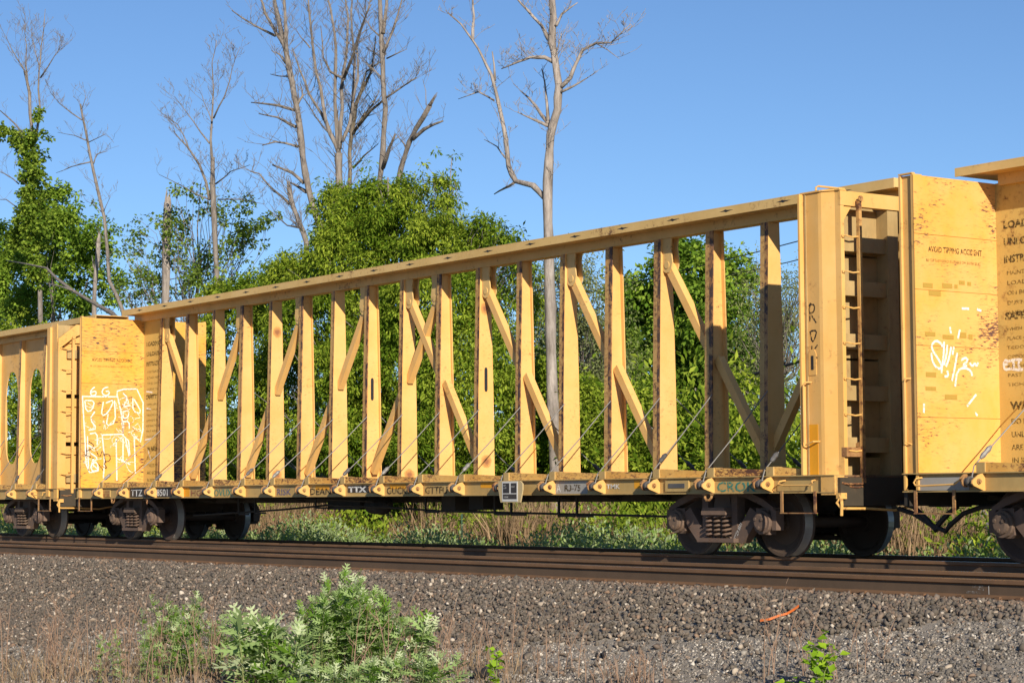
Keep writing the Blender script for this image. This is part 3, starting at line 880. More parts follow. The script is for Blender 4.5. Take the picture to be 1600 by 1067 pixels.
stirrup(car, LEN - .42); stirrup(car, -.05, .62)
for u in (1110, ): hook(car, onY(1108, 775, -1.45)[0])
hook(car, onY(178, 783, -1.45)[0])
# grab irons on the sill and on the right side post
gi = onY(1220, 758, -1.5)[0]; gj = onY(1272, 757, -1.5)[0]
grab_iron(car, [(gi + .03, -1.44, 1.01), (gi, -1.52, 1.0), (gi - .02, -1.53, .965), (gi + .08, -1.53, .945), (gj - .05, -1.53, .945), (gj, -1.53, .975), (gj - .02, -1.52, 1.0), (gj - .04, -1.44, 1.01)])
MB().box(gi - .12, gj - .1, -1.452, -1.437, .865, .94).build('sill_plate', M['sill'], car)
grab_iron(br, [(LEN + .08, -1.39, 2.26), (LEN + .05, -1.48, 2.26), (LEN + .025, -1.49, 2.22), (LEN + .025, -1.49, 1.50), (LEN + .05, -1.49, 1.46), (LEN + .18, -1.48, 1.50), (LEN + .22, -1.39, 1.50)])
MB().box(LEN - .015, LEN + .19, -1.405, -1.4005, 1.08, 1.72).build('reflector', M['safety'], br)
MB().prism([(LEN + .04, 2.35), (LEN + .18, 2.35), (LEN + .18, 2.62), (LEN + .15, 2.68), (LEN + .07, 2.68), (LEN + .04, 2.62)], 'y', -1.409, -1.4005).box(LEN + .09, LEN + .135, -1.413, -1.4095, 2.42, 2.60, 1).build('hand_hold_plate', [M['yellow'], M['rubber']], br)
grab_iron(br, [(LEN + .22, -1.40, 4.70), (LEN + .22, -1.40, 4.76), (LEN + .24, -1.38, 4.775), (LEN + .24, -.92, 4.775), (LEN + .24, -.90, 4.75), (LEN + .24, -.90, 4.70)], r=.014)
# hand-rail loop hanging under the ladder
grab_iron(br, [(LEN + .60, -1.40, .97), (LEN + .62, -1.30, .955), (LEN + .62, -1.05, .96), (LEN + .62, -1.02, 1.0), (LEN + .62, -1.02, 1.4)], M['rustypaint'], .014)
MB().box(LEN + .35, LEN + .6, -1.30, -1.02, 1.30, 1.42).prism([(LEN + .3, 1.44), (LEN + .62, 1.50), (LEN + .62, 1.44), (LEN + .4, 1.40)], 'y', -1.04, -1.0).build('ladder_bracket', M['rustypaint'], br)
# end sill, coupler, uncoupling lever
def coupler(parent, X, d):
    m = MB()
    m.box(*sorted((X, X + d * .55)), -.10, .10, .70, .92)
    m.prism([(X + d * .50, -.14), (X + d * .80, -.17), (X + d * .86, .02), (X + d * .74, .05), (X + d * .70, .18), (X + d * .50, .16)], 'z', .66, .96)
    m.build('coupler', M['black'], parent)
    e = MB().box(*sorted((X - d * .06, X)), -1.42, 1.42, .68, 1.04)
    e.build('end_sill', M['black'], parent)
coupler(car, LEN + .60, 1); coupler(car, -.30, -1)
def lever(parent, x, y0=-1.46, flip=1):
    m = MB()
    rod(m, [(x, y0 + .02, .84), (x + .01, y0, .78), (x - .03, y0 - .02, .72), (x + .01, y0, .665), (x + .01, y0 + .05, .65), (x + .03, -.95, .645), (x + .05, -.55, .62), (x + .05, -.2, .68)], .017)
    rod(m, [(x + .03, y0, .80), (x + .05, y0 - .01, .70), (x + .03, y0, .56)], .02)
    m.box(x - .06, x + .03, y0 - .0, y0 + .10, .77, .845)
    return m.build('uncoupling_lever', M['yellow'], parent)
lever(car, LEN + .62)
hz = MB(); rod(hz, [(LEN + .7, -.45, .72), (LEN + .95, -.48, .66), (LEN + 1.2, -.5, .50), (LEN + 1.30, -.5, .40), (LEN + 1.36, -.5, .38)], .032, 8)
hz.build('air_hose', M['rubber'], car)

# lettering and marks on the middle car's sill
def sill_patch(name, u0, u1, v0, v1, mat, parent, y=-1.4405):
    a = onY(u0, v0, -1.44); b = onY(u1, v1, -1.44)
    X0, X1 = a[0], b[0]
    return MB().box(X0, X1, y, y + .0035, .8625, 1.052).build(name, mat, parent)
def xs_(u): return float(onY(u, 768, -1.44)[0])
def patch(name, u0, u1, mat, z0=.863, z1=1.052, parent=None, y=-1.4405):
    return MB().box(xs_(u0), xs_(u1), y, y + .0035, z0, z1).build(name, mat, parent or car)
patch('number_patch', 203, 268, M['patchblack'])
text_obj('car_number', 'TTZ', .19, (xs_(205), -1.4445, .893), (1, 0, 0), (0, 0, 1), M['whiteink'], car, .82 * (xs_(226) - xs_(205)) / .34, bold=.004)
text_obj('car_number', '8501', .19, (xs_(245), -1.4445, .893), (1, 0, 0), (0, 0, 1), M['whiteink'], car, (xs_(267) - xs_(243)) / .48, bold=.004)
for u0, u1, z0 in ((286, 296, .87), (493, 514, .965), (609, 634, .965), (751, 772, .965), (991, 1000, .93), (366, 373, .87)):
    patch('reflector', u0, u1, M['safety'], z0, 1.046)
patch('logo_patch', 543, 577, M['patchblack'], .91, 1.03)
text_obj('logo_lettering', 'TTX', .125, (xs_(545), -1.4445, .925), (1, 0, 0), (0, 0, 1), M['whiteink'], car, (xs_(574) - xs_(545)) / .26, bold=.006)
patch('grey_patch', 868, 918, M['greypaint'])
text_obj('sill_lettering', 'A', .17, (xs_(870), -1.4445, .89), (1, 0, 0), (0, 0, 1), M['whiteink'], car, .9, bold=.004)
text_obj('sill_lettering', 'R3-75', .13, (xs_(882), -1.4445, .905), (1, 0, 0), (0, 0, 1), M['ink'], car, (xs_(915) - xs_(882)) / .40, bold=.003)
def sprayed(s, u0, u1, mat, z=.885, size=.16, w=None):
    n = len(s) * .60 * size
    text_obj('graffiti', s, size, (xs_(u0), -1.4445, z), (1, .0, 0), (.06, 0, 1), mat, car, (xs_(u1) - xs_(u0)) / n, bold=.002)
sprayed('CROK', 1120, 1172, M['sprayt'], .875, .185)
sprayed('OVUX', 334, 358, M['sprayt'], .875, .185)
sprayed('HG', 298, 312, M['sprayr'])
sprayed('RISK', 432, 460, M['sprayv'])
sprayed('DEAN', 484, 514, M['sprayb'])
sprayed('GUCKs', 604, 638, M['sprayb'])
sprayed('GTTFU', 664, 698, M['sprayb'])
sprayed('TMK', 948, 966, M['whiteink'], .93, .09)
# cabinet on the sill near the right truck, small window frame near the left
def sill_box(u0, u1, z0, z1, parent=car):
    a, b = xs_(u0), xs_(u1)
    o = MB().box(a, b, -1.47, -1.438, z0, z1).build('tag_holder', M['sill'], parent)
    MB().box(a + .03 * (b - a) / .2, b - .15 * (b - a), -1.478, -1.4705, z0 + .05, z1 - .04).build('tag_plate', M['gunmetal'], o)
sill_box(1042, 1078, .88, 1.03)
a, b = xs_(160), xs_(173)
fr = MB().box(a, b, -1.455, -1.438, .88, 1.03).box(a + .04, b - .04, -1.457, -1.4555, .975, 1.0, 1).box(a + .04, (a + b) / 2 - .02, -1.457, -1.4555, .89, .955, 1).box((a + b) / 2 + .02, b - .04, -1.457, -1.4555, .89, .955, 1)
fr.build('card_holder', [M['sill'], M['rustypaint']], car)
# placard hanging on the sill
pa, pb = xs_(797), xs_(835)
plc = MB().prism([(pa, 1.06), (pb - .06, 1.06), (pb, 1.02), (pb, .93), (pb - .06, .74), (pa + .06, .74), (pa, .93)], 'y', -1.66, -1.64).build('placard', M['placardtan'], car)
wdt = pb - pa
MB().box(pa + .17 * wdt, pb - .19 * wdt, -1.665, -1.6605, .755, 1.055).build('placard_panel', M['placard'], plc)
for (x0, x1, z0, z1) in ((.21, .47, .88, 1.03), (.54, .77, .88, 1.03), (.21, .77, .79, .865)):
    MB().box(pa + x0 * wdt, pa + x1 * wdt, -1.668, -1.6655, z0, z1).build('placard_field', M['patchblack'], plc)
for (x0, z0, t) in ((.24, .985, 'BLT'), (.24, .945, '6-97'), (.56, .965, 'NEW'), (.25, .81, 'KEVNE')):
    text_obj('placard_lettering', t, .032, (pa + x0 * wdt, -1.6685, z0), (1, 0, 0), (0, 0, 1), M['whiteink'], plc, 1.2)

# lettering on the left bulkhead and panel
def xface_text(parent, s, size, y, z, mat, x=.0045, width=None, bold=.0):
    n = len(s) * .60 * size
    text_obj('stencil_lettering', s, size, (x, y, z), (0, 1, 0), (0, 0, 1), mat, parent, (width / n) if width else .8, bold=bold)
def side_text(parent, s, size, x, z, mat, y=-.0235, width=None, bold=.0):
    n = len(s) * .60 * size
    text_obj('stencil_lettering', s, size, (x, y, z), (1, 0, 0), (0, 0, 1), mat, parent, (width / n) if width else .8, bold=bold)
def instructions(parent_b, parent_p):
    xface_text(parent_b, 'AVOID TIPPING ACCIDENT', .10, -1.24, 3.77, M['ink'], width=1.02, bold=.002)
    xface_text(parent_b, 'BE CERTAIN LOAD IS STABLE ON BOTH SIDES', .05, -1.28, 3.65, M['inkfaint'], width=1.1)
    z = 4.12
    for s, w in (('LOADING', .62), ('UNLOADING', .72), ('INSTRUCTIONS', .88)):
        side_text(parent_p, s, .13, .12, z, M['ink'], width=w, bold=.004); z -= .215
    z += .06
    for s in ('MAINTAIN EQUAL', 'LOAD HEIGHT', 'ON BOTH SIDES', 'DURING LOADING', 'AND UNLOADING'):
        side_text(parent_p, s, .075, .16, z, M['inkfaint'], width=.8); z -= .125
    side_text(parent_p, 'SAFETY', .125, .12, 2.98, M['ink'], width=.56, bold=.004)
    z = 2.84
    for s in ('WHEN CAR IS NOT', 'PLACE 4X4 CHOCK', 'TIEDOWN LOADS', 'OPPOSITE SIDE', 'KEYBOLTS AND', 'PAST WINCHES', 'TIGHTEN ALL'):
        side_text(parent_p, s, .06, .14, z, M['inkfaint'], width=.75); z -= .115
    side_text(parent_p, 'WARNING', .14, .18, 1.86, M['ink'], width=.7, bold=.005)
    z = 1.68
    for s, w in (('DO NOT MOVE', .7), ('UNLESS WINCH', .78), ('ARE SECURED', .7), ('IN KEYWAY', .6)):
        side_text(parent_p, s, .10, .18, z, M['ink'], width=w); z -= .16
instructions(bl, ep)
z1 = lambda x, y: (x / 2.602, 470 + y / 2.602)
G = [[(333, 388), (480, 390)], [(335, 390), (345, 560), (352, 700), (400, 690)], [(476, 388), (476, 360), (582, 357), (580, 583), (542, 545)],
     [(478, 390), (496, 470), (500, 545)], [(385, 350), (370, 362), (367, 380), (380, 387), (392, 378), (388, 366), (370, 372)], [(440, 350), (420, 355), (413, 375), (430, 387), (444, 378), (444, 366), (430, 368)],
     [(345, 405), (385, 405), (375, 445), (350, 450), (345, 405)], [(385, 450), (365, 480), (395, 520), (360, 525)], [(420, 410), (410, 470), (440, 455), (465, 400), (430, 415)],
     [(440, 460), (430, 510), (470, 495), (465, 405)], [(500, 375), (520, 395), (500, 430), (530, 425)], [(540, 395), (540, 450), (578, 458), (545, 400)],
     [(500, 450), (525, 445), (520, 475), (500, 478), (500, 450)], [(500, 490), (500, 540)], [(500, 490), (525, 490), (525, 520)], [(415, 545), (520, 540), (530, 655), (510, 560)],
     [(415, 545), (425, 640), (420, 720)], [(545, 540), (550, 700)], [(472, 560), (475, 730)], [(475, 640), (530, 665)], [(365, 540), (395, 535), (395, 585)], [(355, 550), (360, 690)],
     [(370, 620), (400, 640), (370, 660), (405, 690), (365, 690), (380, 640)], [(355, 585), (385, 600)], [(375, 660), (395, 655), (400, 690)], [(500, 560), (500, 650)]]
stroke_graffiti('graffiti', [[z1(*p) for p in L] for L in G], lambda u, v: onX(u, v, 0.0), .028, (1, 0, 0), M['spray'], bl, (0, 0, 0))
G2 = [[(360, 570), (388, 590), (350, 612)], [(345, 625), (382, 640)], [(388, 600), (405, 640), (418, 600), (430, 660)], [(420, 625), (446, 622), (449, 650), (418, 655), (440, 685), (413, 670)], [(352, 600), (352, 640)], [(395, 655), (420, 690)]]
stroke_graffiti('graffiti', [[z1(*p) for p in L] for L in G2], lambda u, v: onX(u, v, 0.003), .02, (1, 0, 0), M['sprayb'], bl, (0, 0, 0))
gr = random.Random(3); GS = []
for k in range(34):
    x0_, y0_ = gr.uniform(345, 565), gr.uniform(400, 690)
    L_ = [(x0_, y0_)]
    for j in range(gr.randint(2, 5)): L_.append((min(575, max(340, L_[-1][0] + gr.uniform(-28, 28))), min(700, max(392, L_[-1][1] + gr.uniform(-26, 26)))))
    GS.append(L_)
stroke_graffiti('graffiti', [[z1(*p) for p in L] for L in GS], lambda u, v: onX(u, v, 0.0045), .017, (1, 0, 0), M['sprayfaint'], bl, (0, 0, 0))
G3 = [[(595, 368), (620, 372)], [(655, 378), (662, 384)], [(668, 378), (676, 384)], [(596, 437), (614, 440)], [(590, 565), (614, 560)], [(600, 600), (612, 640)]]
stroke_graffiti('graffiti', [[z1(*p) for p in L] for L in G3], lambda u, v: onY(u, v, -.02), .03, (0, -1, 0), M['spray'], ep, (0, 0, 0))
# black letters down the right side post
z4 = lambda x, y: (1180 + x / 3.048, 250 + y / 3.048)
G4 = [[(262, 770), (258, 685), (285, 690), (280, 725), (262, 728), (292, 775)], [(262, 815), (295, 810), (285, 850), (272, 870), (262, 815)], [(270, 885), (272, 945)], [(298, 880), (272, 918), (298, 945)], [(258, 695), (265, 680)]]
stroke_graffiti('graffiti', [[z4(*p) for p in L] for L in G4], lambda u, v: onY(u, v, -1.4005), .022, (0, -1, 0), M['sprayb'], br, (0, 0, 0))
xt_, zt_ = onX(1196, 845, LEN), 0
text_obj('stencil_lettering', '8', .16, (LEN + .04, -.16, 4.05), (0, 1, 0), (0, 0, 1), M['ink'], br, .9, bold=.004)
# lettering along the right truck's side frame
text_obj('stencil_lettering', 'TTZX 8501', .075, (1.93 + 18.288 + .33, -1.1535, .22), (.52, 0, .85), (-.85, 0, .52), M['whiteink'], car, .72)

# ---------------- next car (right)
NX = 24.25
nc = empty('flatcar', (NX, 0, 0))
tag(nc, 'yellow flatcar at the right edge with safety instructions lettered beside its scrawled bulkhead', 'railway wagon', 'yellow centre-beam flatcars')
sill_and_deck(nc, -.27, 9.0)
risers(nc, [1.06, 2.3, 3.5, 4.7, 5.9], 7.2)
NZ = 4.79
nch = MB().box(-.30, 9, -.42, .42, NZ + .095, NZ + .11).box(-.30, 9, -.42, -.405, NZ, NZ + .094).box(-.30, 9, .405, .42, NZ, NZ + .094).box(-.285, 9, -.405, .405, NZ + .01, NZ + .025).box(.12, 9, -.10, .10, 4.66, NZ + .009)
nch.build('top_chord', M['chord'], nc)
nbl = bulkhead_left(nc, 4.70)
nep = MB().box(.0, 1.3, -.02, .02, 1.07, 4.70).build('end_panel', M['endpanel'], nc)
for i in range(6): put('post', PM[(i % 2 == 1, .13)], nc, (1.36 + 1.189 * i, 0, 0))
for xw in (1.06, 2.3, 3.5, 4.7): winch(nc, xw)
for xw in (1.06, 2.3): cable(nc, xw, xw + .25, -1, 2.6, .06)
truck(nc, 1.93)
coupler(nc, -.30, -1)
stirrup(nc, -.05, .62)
grab_iron(nc, [(.03, -1.44, 1.02), (0, -1.52, 1.01), (-.03, -1.53, .96), (.0, -1.53, .925), (.1, -1.53, .92), (.62, -1.53, .935), (.70, -1.53, .98), (.68, -1.44, 1.01)])
MB().box(-.02, .78, -1.447, -1.4385, .865, 1.02).build('cover_plate', M['greypaint'], nc)
MB().box(1.95, 3.2, -1.4405, -1.437, .965, 1.05).build('reflector', M['safety'], nc)
hook(nc, 1.75)
grab_iron(nbl, [(-.14, -1.43, 2.22), (-.16, -1.51, 2.22), (-.17, -1.51, 2.18), (-.17, -1.51, 1.45), (-.14, -1.43, 1.42)])
hz = MB(); rod(hz, [(-.35, -.5, .72), (-.30, -.5, .66), (-.45, -.5, .58), (-.6, -.5, .46), (-.68, -.5, .38), (-.66, -.5, .37)], .035, 8)
rod(hz, [(.9, -.5, .66), (.4, -.5, .68), (.1, -.5, .66), (-.2, -.5, .58), (-.42, -.5, .44), (-.5, -.5, .36), (-.75, -.5, .44), (-1.05, -.5, .58), (-1.3, -.5, .64)], .032, 8)
hz.build('air_hose', M['rubber'], nc)
instructions(nbl, nep)
off = (NX, 0, 0)
z7 = lambda x, y: (1420 + x / 4.85, 480 + y / 4.85)
G5 = [[(170, 345), (175, 400), (200, 450), (235, 470), (250, 440), (215, 380), (180, 330), (170, 285), (205, 250), (245, 275), (255, 300)], [(265, 260), (265, 340), (245, 500)], [(290, 285), (285, 360), (265, 440)], [(320, 300), (300, 400), (280, 450)],
      [(365, 345), (350, 440), (325, 560)], [(340, 300), (330, 360)], [(395, 400), (430, 380), (450, 400), (400, 450), (440, 445)], [(460, 420), (480, 450), (500, 420), (510, 450), (525, 420)], [(310, 150), (318, 200)], [(385, 170), (370, 240)], [(350, 600), (365, 480), (420, 455), (470, 480), (480, 520)], [(440, 750), (510, 660)], [(520, 820), (500, 800)], [(400, 10), (455, 12)], [(515, 15), (548, 30)], [(290, 480), (300, 520), (270, 525)], [(115, 730), (112, 800)]]
stroke_graffiti('graffiti', [[z7(*p) for p in L] for L in G5], lambda u, v: onX(u, v, NX), .03, (1, 0, 0), M['spray'], nbl, off)
G6 = [[(860, 400), (830, 395), (790, 400), (760, 410), (725, 400), (720, 440), (728, 475), (770, 465), (800, 470), (840, 475), (868, 470)], [(725, 435), (755, 430)], [(790, 405), (800, 440), (790, 465)], [(840, 400), (830, 440), (850, 470)]]
stroke_graffiti('graffiti', [[z7(*p) for p in L] for L in G6], lambda u, v: onY(u, v, -.02), .035, (0, -1, 0), M['spray'], nep, off)
for (a, b, c, d) in ((128, 490, 205, 530), (125, 600, 205, 632), (272, 660, 365, 700), (385, 190, 435, 235), (255, 208, 340, 245), (122, 185, 200, 222), (452, 205, 482, 245)):
    p, q = onX(*z7(a, b), NX), onX(*z7(c, d), NX)
    MB().box(.0025, .0045, p[1], q[1], q[2], p[2]).build('tape_mark', M['tape'], nbl)
z6 = lambda x, y: (1420 + x / 7.11, 330 + y / 7.11)
for (a, b, c, d) in ((155, 795, 265, 855), (220, 880, 355, 945), (370, 800, 480, 860), (555, 770, 620, 820), (505, 815, 540, 860), (648, 785, 690, 830)):
    p, q = onX(*z6(a, b), NX), onX(*z6(c, d), NX)
    MB().box(.0025, .0045, p[1], q[1], q[2], p[2]).build('tape_mark', M['tape'], nbl)

# ---------------- previous car (left): panelled centre beam with oval openings
PX = -24.02
pcar = empty('flatcar', (PX, 0, 0))
tag(pcar, 'yellow flatcar at the left edge with oval openings cut through its centre panel', 'railway wagon', 'yellow centre-beam flatcars')
X0p = 10.0
sill_and_deck(pcar, X0p, LEN + .55)
risers(pcar, [xw for xw in WINCH_X if xw > X0p + 1], 22.4)
MB().box(X0p, LEN + .1, -.40, .40, 4.905, 4.92).box(X0p, LEN + .1, -.40, -.387, 4.79, 4.904).box(X0p, LEN + .1, .387, .40, 4.79, 4.904).box(X0p, LEN + .1, -.386, .386, 4.80, 4.815).box(X0p, LEN + .1, -.1, .1, 4.66, 4.79).build('top_chord', M['chord'], pcar)
pbr = bulkhead_right(pcar, 4.66, True)
pposts = [LEN - .42 - 1.47 * k for k in range(8)]
def oval_panel(xa, xb):
    """Plate between two posts with an upright oval opening."""
    cx, rx = (xa + xb) / 2, (xb - xa) * .30
    z0, z1, zb, zt = 1.07, 4.66, 1.70, 3.95
    cz, rz = (zb + zt) / 2, (zt - zb) / 2
    n = 32; inn = []; out = []
    for k in range(n):
        a = 2 * math.pi * k / n; c, s_ = math.cos(a), math.sin(a)
        e = .75
        inn.append((cx + rx * math.copysign(abs(c) ** e, c), cz + rz * math.copysign(abs(s_) ** e, s_)))
        t = min((xb - cx) / max(abs(c), 1e-6), ((z1 - cz) if s_ > 0 else (cz - z0)) / max(abs(s_), 1e-6)) if True else 0
        out.append((cx + c * t, cz + s_ * t))
    mb = MB()
    for y in (-.012, .012):
        vs = [(p[0], y, p[1]) for p in inn] + [(p[0], y, p[1]) for p in out]
        mb.add(vs, [(k, (k + 1) % n, n + (k + 1) % n, n + k) for k in range(n)])
        # corner fills
        for cxx, czz in ((xa, z0), (xb, z0), (xb, z1), (xa, z1)):
            ks = sorted(range(n), key=lambda k: math.hypot(out[k][0] - cxx, out[k][1] - czz))
            a_ = [k for k in range(n) if abs(out[k][0] - cxx) < 1e-4]; b_ = [k for k in range(n) if abs(out[k][1] - czz) < 1e-4]
            if a_ and b_:
                ka = min(a_, key=lambda k: abs(out[k][1] - czz)); kb = min(b_, key=lambda k: abs(out[k][0] - cxx))
                mb.add([(cxx, y, czz), (out[ka][0], y, out[ka][1]), (out[kb][0], y, out[kb][1])], [(0, 1, 2)])
    vs = [(p[0], -.012, p[1]) for p in inn] + [(p[0], .012, p[1]) for p in inn]
    mb.add(vs, [(k, (k + 1) % n, n + (k + 1) % n, n + k) for k in range(n)])
    return mb
for k, px in enumerate(pposts):
    put('post', PM[(False, .13)], pcar, (px, 0, 0))
    if k < len(pposts) - 1: oval_panel(pposts[k + 1] + .065, px - .065).build('oval_panel', M['yellow'], pcar)
MB().box(pposts[0] + .065, LEN, -.012, .012, 1.07, 4.66).build('end_panel', M['yellow'], pcar)
for xw in [w_ for w_ in WINCH_X if w_ > X0p + 1]:
    winch(pcar, xw); cable(pcar, xw, xw - 1.6, -1, 2.28, .1 if xw > 18 else 0)
truck(pcar, 1.93 + 18.288)
coupler(pcar, LEN + .60, 1); lever(pcar, LEN + .62); stirrup(pcar, LEN - .42)
grab_iron(pcar, [(LEN - .6, -1.44, 1.0), (LEN - .62, -1.53, 1.0), (LEN - .6, -1.53, .93), (LEN - .1, -1.53, .93), (LEN - .08, -1.53, .99), (LEN - .1, -1.44, 1.0)])

# ================================================================ plants
def leaf_faces(C, D, Nn, L, Wd, name_mat=None):
    """Leaves as two faces folded along the midrib. C base points, D direction, Nn normal, L length, Wd width."""
    D = D / np.linalg.norm(D, axis=1)[:, None]
    S = np.cross(D, Nn); S /= np.maximum(np.linalg.norm(S, axis=1), 1e-6)[:, None]
    U = np.cross(S, D)
    L = L[:, None]; Wd = Wd[:, None]
    b = C; t = C + D * L - U * L * .12
    m = C + D * L * .45
    l = m - S * Wd * .5 + U * Wd * .12; r = m + S * Wd * .5 + U * Wd * .12
    V = np.stack([b, r, t, l], 1).reshape(-1, 3)
    n = len(C); i = np.arange(n)[:, None] * 4
    F = np.concatenate([i + np.array([[0, 1, 2]]), i + np.array([[0, 2, 3]])], 1).reshape(-1, 3)
    return V, F
def clump_leaves(centers, radii, per, size, droop=.35, flat_=.7, aspect=.55, rng=NR, out=None, bright=None):
    """Leaves gathered round clump centres: each clump a flattened spray with leaves hanging outward."""
    n = len(centers)
    C = np.repeat(centers, per, 0); R = np.repeat(radii, per)
    d = rng.normal(size=(len(C), 3)); d /= np.linalg.norm(d, axis=1)[:, None]
    rr = rng.uniform(.15, 1, len(C)) ** .6
    off = d * (R * rr)[:, None]; off[:, 2] *= flat_
    P = C + off
    D = d + rng.normal(0, .55, d.shape); D[:, 2] -= droop
    Nn = rng.normal(0, .55, d.shape) + np.array([0, 0, 1.0]) + d * .5
    L = rng.uniform(.65, 1.25, len(C)) * size
    V, F = leaf_faces(P, D, Nn, L, L * aspect)
    cb = np.repeat(rng.uniform(0, .7, n) if bright is None else bright, per)
    t = np.clip(cb + rng.normal(0, .25, len(C)), 0, 1)
    return V, F, np.repeat(t, 4)
def join(parts):
    Vs, Fs, Ts = [], [], []; b = 0
    for V, F, T in parts:
        Vs.append(V); Fs.append(F + b); Ts.append(T); b += len(V)
    return np.concatenate(Vs), np.concatenate(Fs), np.concatenate(Ts)
def blob_points(n, blobs, shell=.55, rng=NR, front=True):
    """Points in a union of ellipsoids (centre, radii); weighted to the outer shell."""
    vol = np.array([np.prod(r) ** .75 for _, r in blobs]); vol /= vol.sum()
    k = rng.choice(len(blobs), n, p=vol)
    c = np.array([b[0] for b in blobs])[k]; r = np.array([b[1] for b in blobs])[k]
    d = rng.normal(size=(n, 3)); d /= np.linalg.norm(d, axis=1)[:, None]
    if front: d[:, 1] = np.where(rng.uniform(size=n) < .55, -np.abs(d[:, 1]), d[:, 1])
    rad = shell + (1 - shell) * rng.uniform(size=n) ** .7
    return c + d * r * rad[:, None]
def pxblob(u, v, Y, ru, rv, depth=None):
    """Ellipsoid standing at plane Y, seen at (u, v), with apparent half sizes."""
    p = onY(u, v, Y); s_ = F_PX / ((p - CAM) @ _fw)
    a, b = ru / s_, rv / s_
    return (p, np.array([a, depth or a, b]))

def limbs(mb, path, r0, r1, n=7, wob=.0):
    pts = [Vector(p) for p in path]
    # smooth by subdivision
    Q = [pts[0]]
    for a, b in zip(pts, pts[1:]):
        m = a.lerp(b, .5) + Vector((RS.uniform(-1, 1), RS.uniform(-1, 1), 0)) * wob * (b - a).length
        Q += [m, b]
    L = [0]
    for a, b in zip(Q, Q[1:]): L.append(L[-1] + (b - a).length)
    rs = [max(.004, r0 + (r1 - r0) * (l / L[-1])) * RS.uniform(.88, 1.13) for l in L]
    mb.tube(Q, rs, n, 0)
    return Q, rs
def twigs(mb, Q, rs, count, length, r, depth=1, up=.5, start=.25):
    """Bare side shoots along a limb."""
    n = len(Q)
    for _ in range(count):
        f = start + (1 - start) * RS.random(); i = min(n - 2, int(f * (n - 1))); t = f * (n - 1) - i
        p = Q[i].lerp(Q[i + 1], min(1, max(0, t)))
        d = (Q[i + 1] - Q[i]).normalized()
        a = RS.uniform(0, 2 * math.pi)
        side = Vector((math.cos(a), math.sin(a), 0))
        v = (d * .55 + side * .8 + Vector((0, 0, up * RS.uniform(.2, 1)))).normalized()
        Ln = length * RS.uniform(.35, 1.1); pts = [p]; q = p.copy()
        seg = 5
        for k in range(seg):
            v = (v + Vector((RS.uniform(-.3, .3), RS.uniform(-.3, .3), RS.uniform(-.1, .28) * up * 1.4))).normalized()
            q = q + v * (Ln / seg); pts.append(q.copy())
        r_ = min(r, rs[i] * .55) * RS.uniform(.6, 1.1)
        mb.tube(pts, [max(.0045, r_ * (1 - .8 * k / seg)) for k in range(seg + 1)], 4, 0, False)
        if depth > 0:
            twigs(mb, pts, [r_] * len(pts), RS.randint(2, 4), Ln * .5, r_ * .6, depth - 1, up, .3)

def to3(path, Y, fn, dy=0.0):
    out = []
    n = len(path)
    for k, p in enumerate(path):
        out.append(Vector(onY(*fn(*p), Y + dy * k / max(1, n - 1))))
    return out
def bare_tree(name, label, Y, fn, trunk, tr, others, base_drop=True, bark='bark', tw=(14, 1.6, .03), group='bare dead trees beyond the train', cat='tree'):
    """trunk: (path, r0, r1); others: list of (path, r0, r1, depth drift, twig count)."""
    p0 = onY(*fn(*trunk[0]), Y)
    g = float(gz(p0[0], Y))
    root = empty(name, (p0[0], Y, g))
    tag(root, label, cat, group)
    off = Vector((p0[0], Y, g))
    tm = MB()
    pts = [p - off for p in to3(trunk, Y, fn)]
    if base_drop:
        lean = (pts[0] - pts[1]); lean = lean / max(.3, abs(lean.z)); zz = pts[0].z
        base = pts[0] + Vector((lean.x * .25, lean.y * .25, 0)) * zz; base.z = -.1
        pts = [base] + pts
    Q, rs = limbs(tm, pts, tr[0], tr[1], 9, .02)
    if 'snag' in name:
        for k in range(7):
            a = 2 * math.pi * k / 7 + RS.uniform(-.3, .3); e = Q[-1]; d = (Q[-1] - Q[-2]).normalized(); o2 = Vector((math.cos(a), math.sin(a), 0)) * tr[1] * .62
            tm.tube([e + o2 - d * .15, e + o2 * .95 + d * RS.uniform(.05, .2), e + o2 * .8 + d * RS.uniform(.2, .55)], [tr[1] * .42, tr[1] * .3, .004], 4)
    tm.build('trunk', M[bark], root, smooth=True)
    bm_ = MB()
    twigs(bm_, Q, rs, int(tw[0] * 2.2), tw[1], tw[2] * .55, 2 if tw[0] > 5 else 1, .6, .35)
    for (path, r0, r1, dy, nt_) in others:
        q = [p - off for p in to3(path, Y, fn, dy)]
        Q2, rs2 = limbs(bm_, q, r0, r1, 6, .03)
        if nt_: twigs(bm_, Q2, rs2, int(nt_ * 2.2), tw[1] * .85, tw[2] * .42, 1 if nt_ < 5 else 2, .6, .15)
    bm_.build('branches', M[bark] , root, smooth=True)
    return root

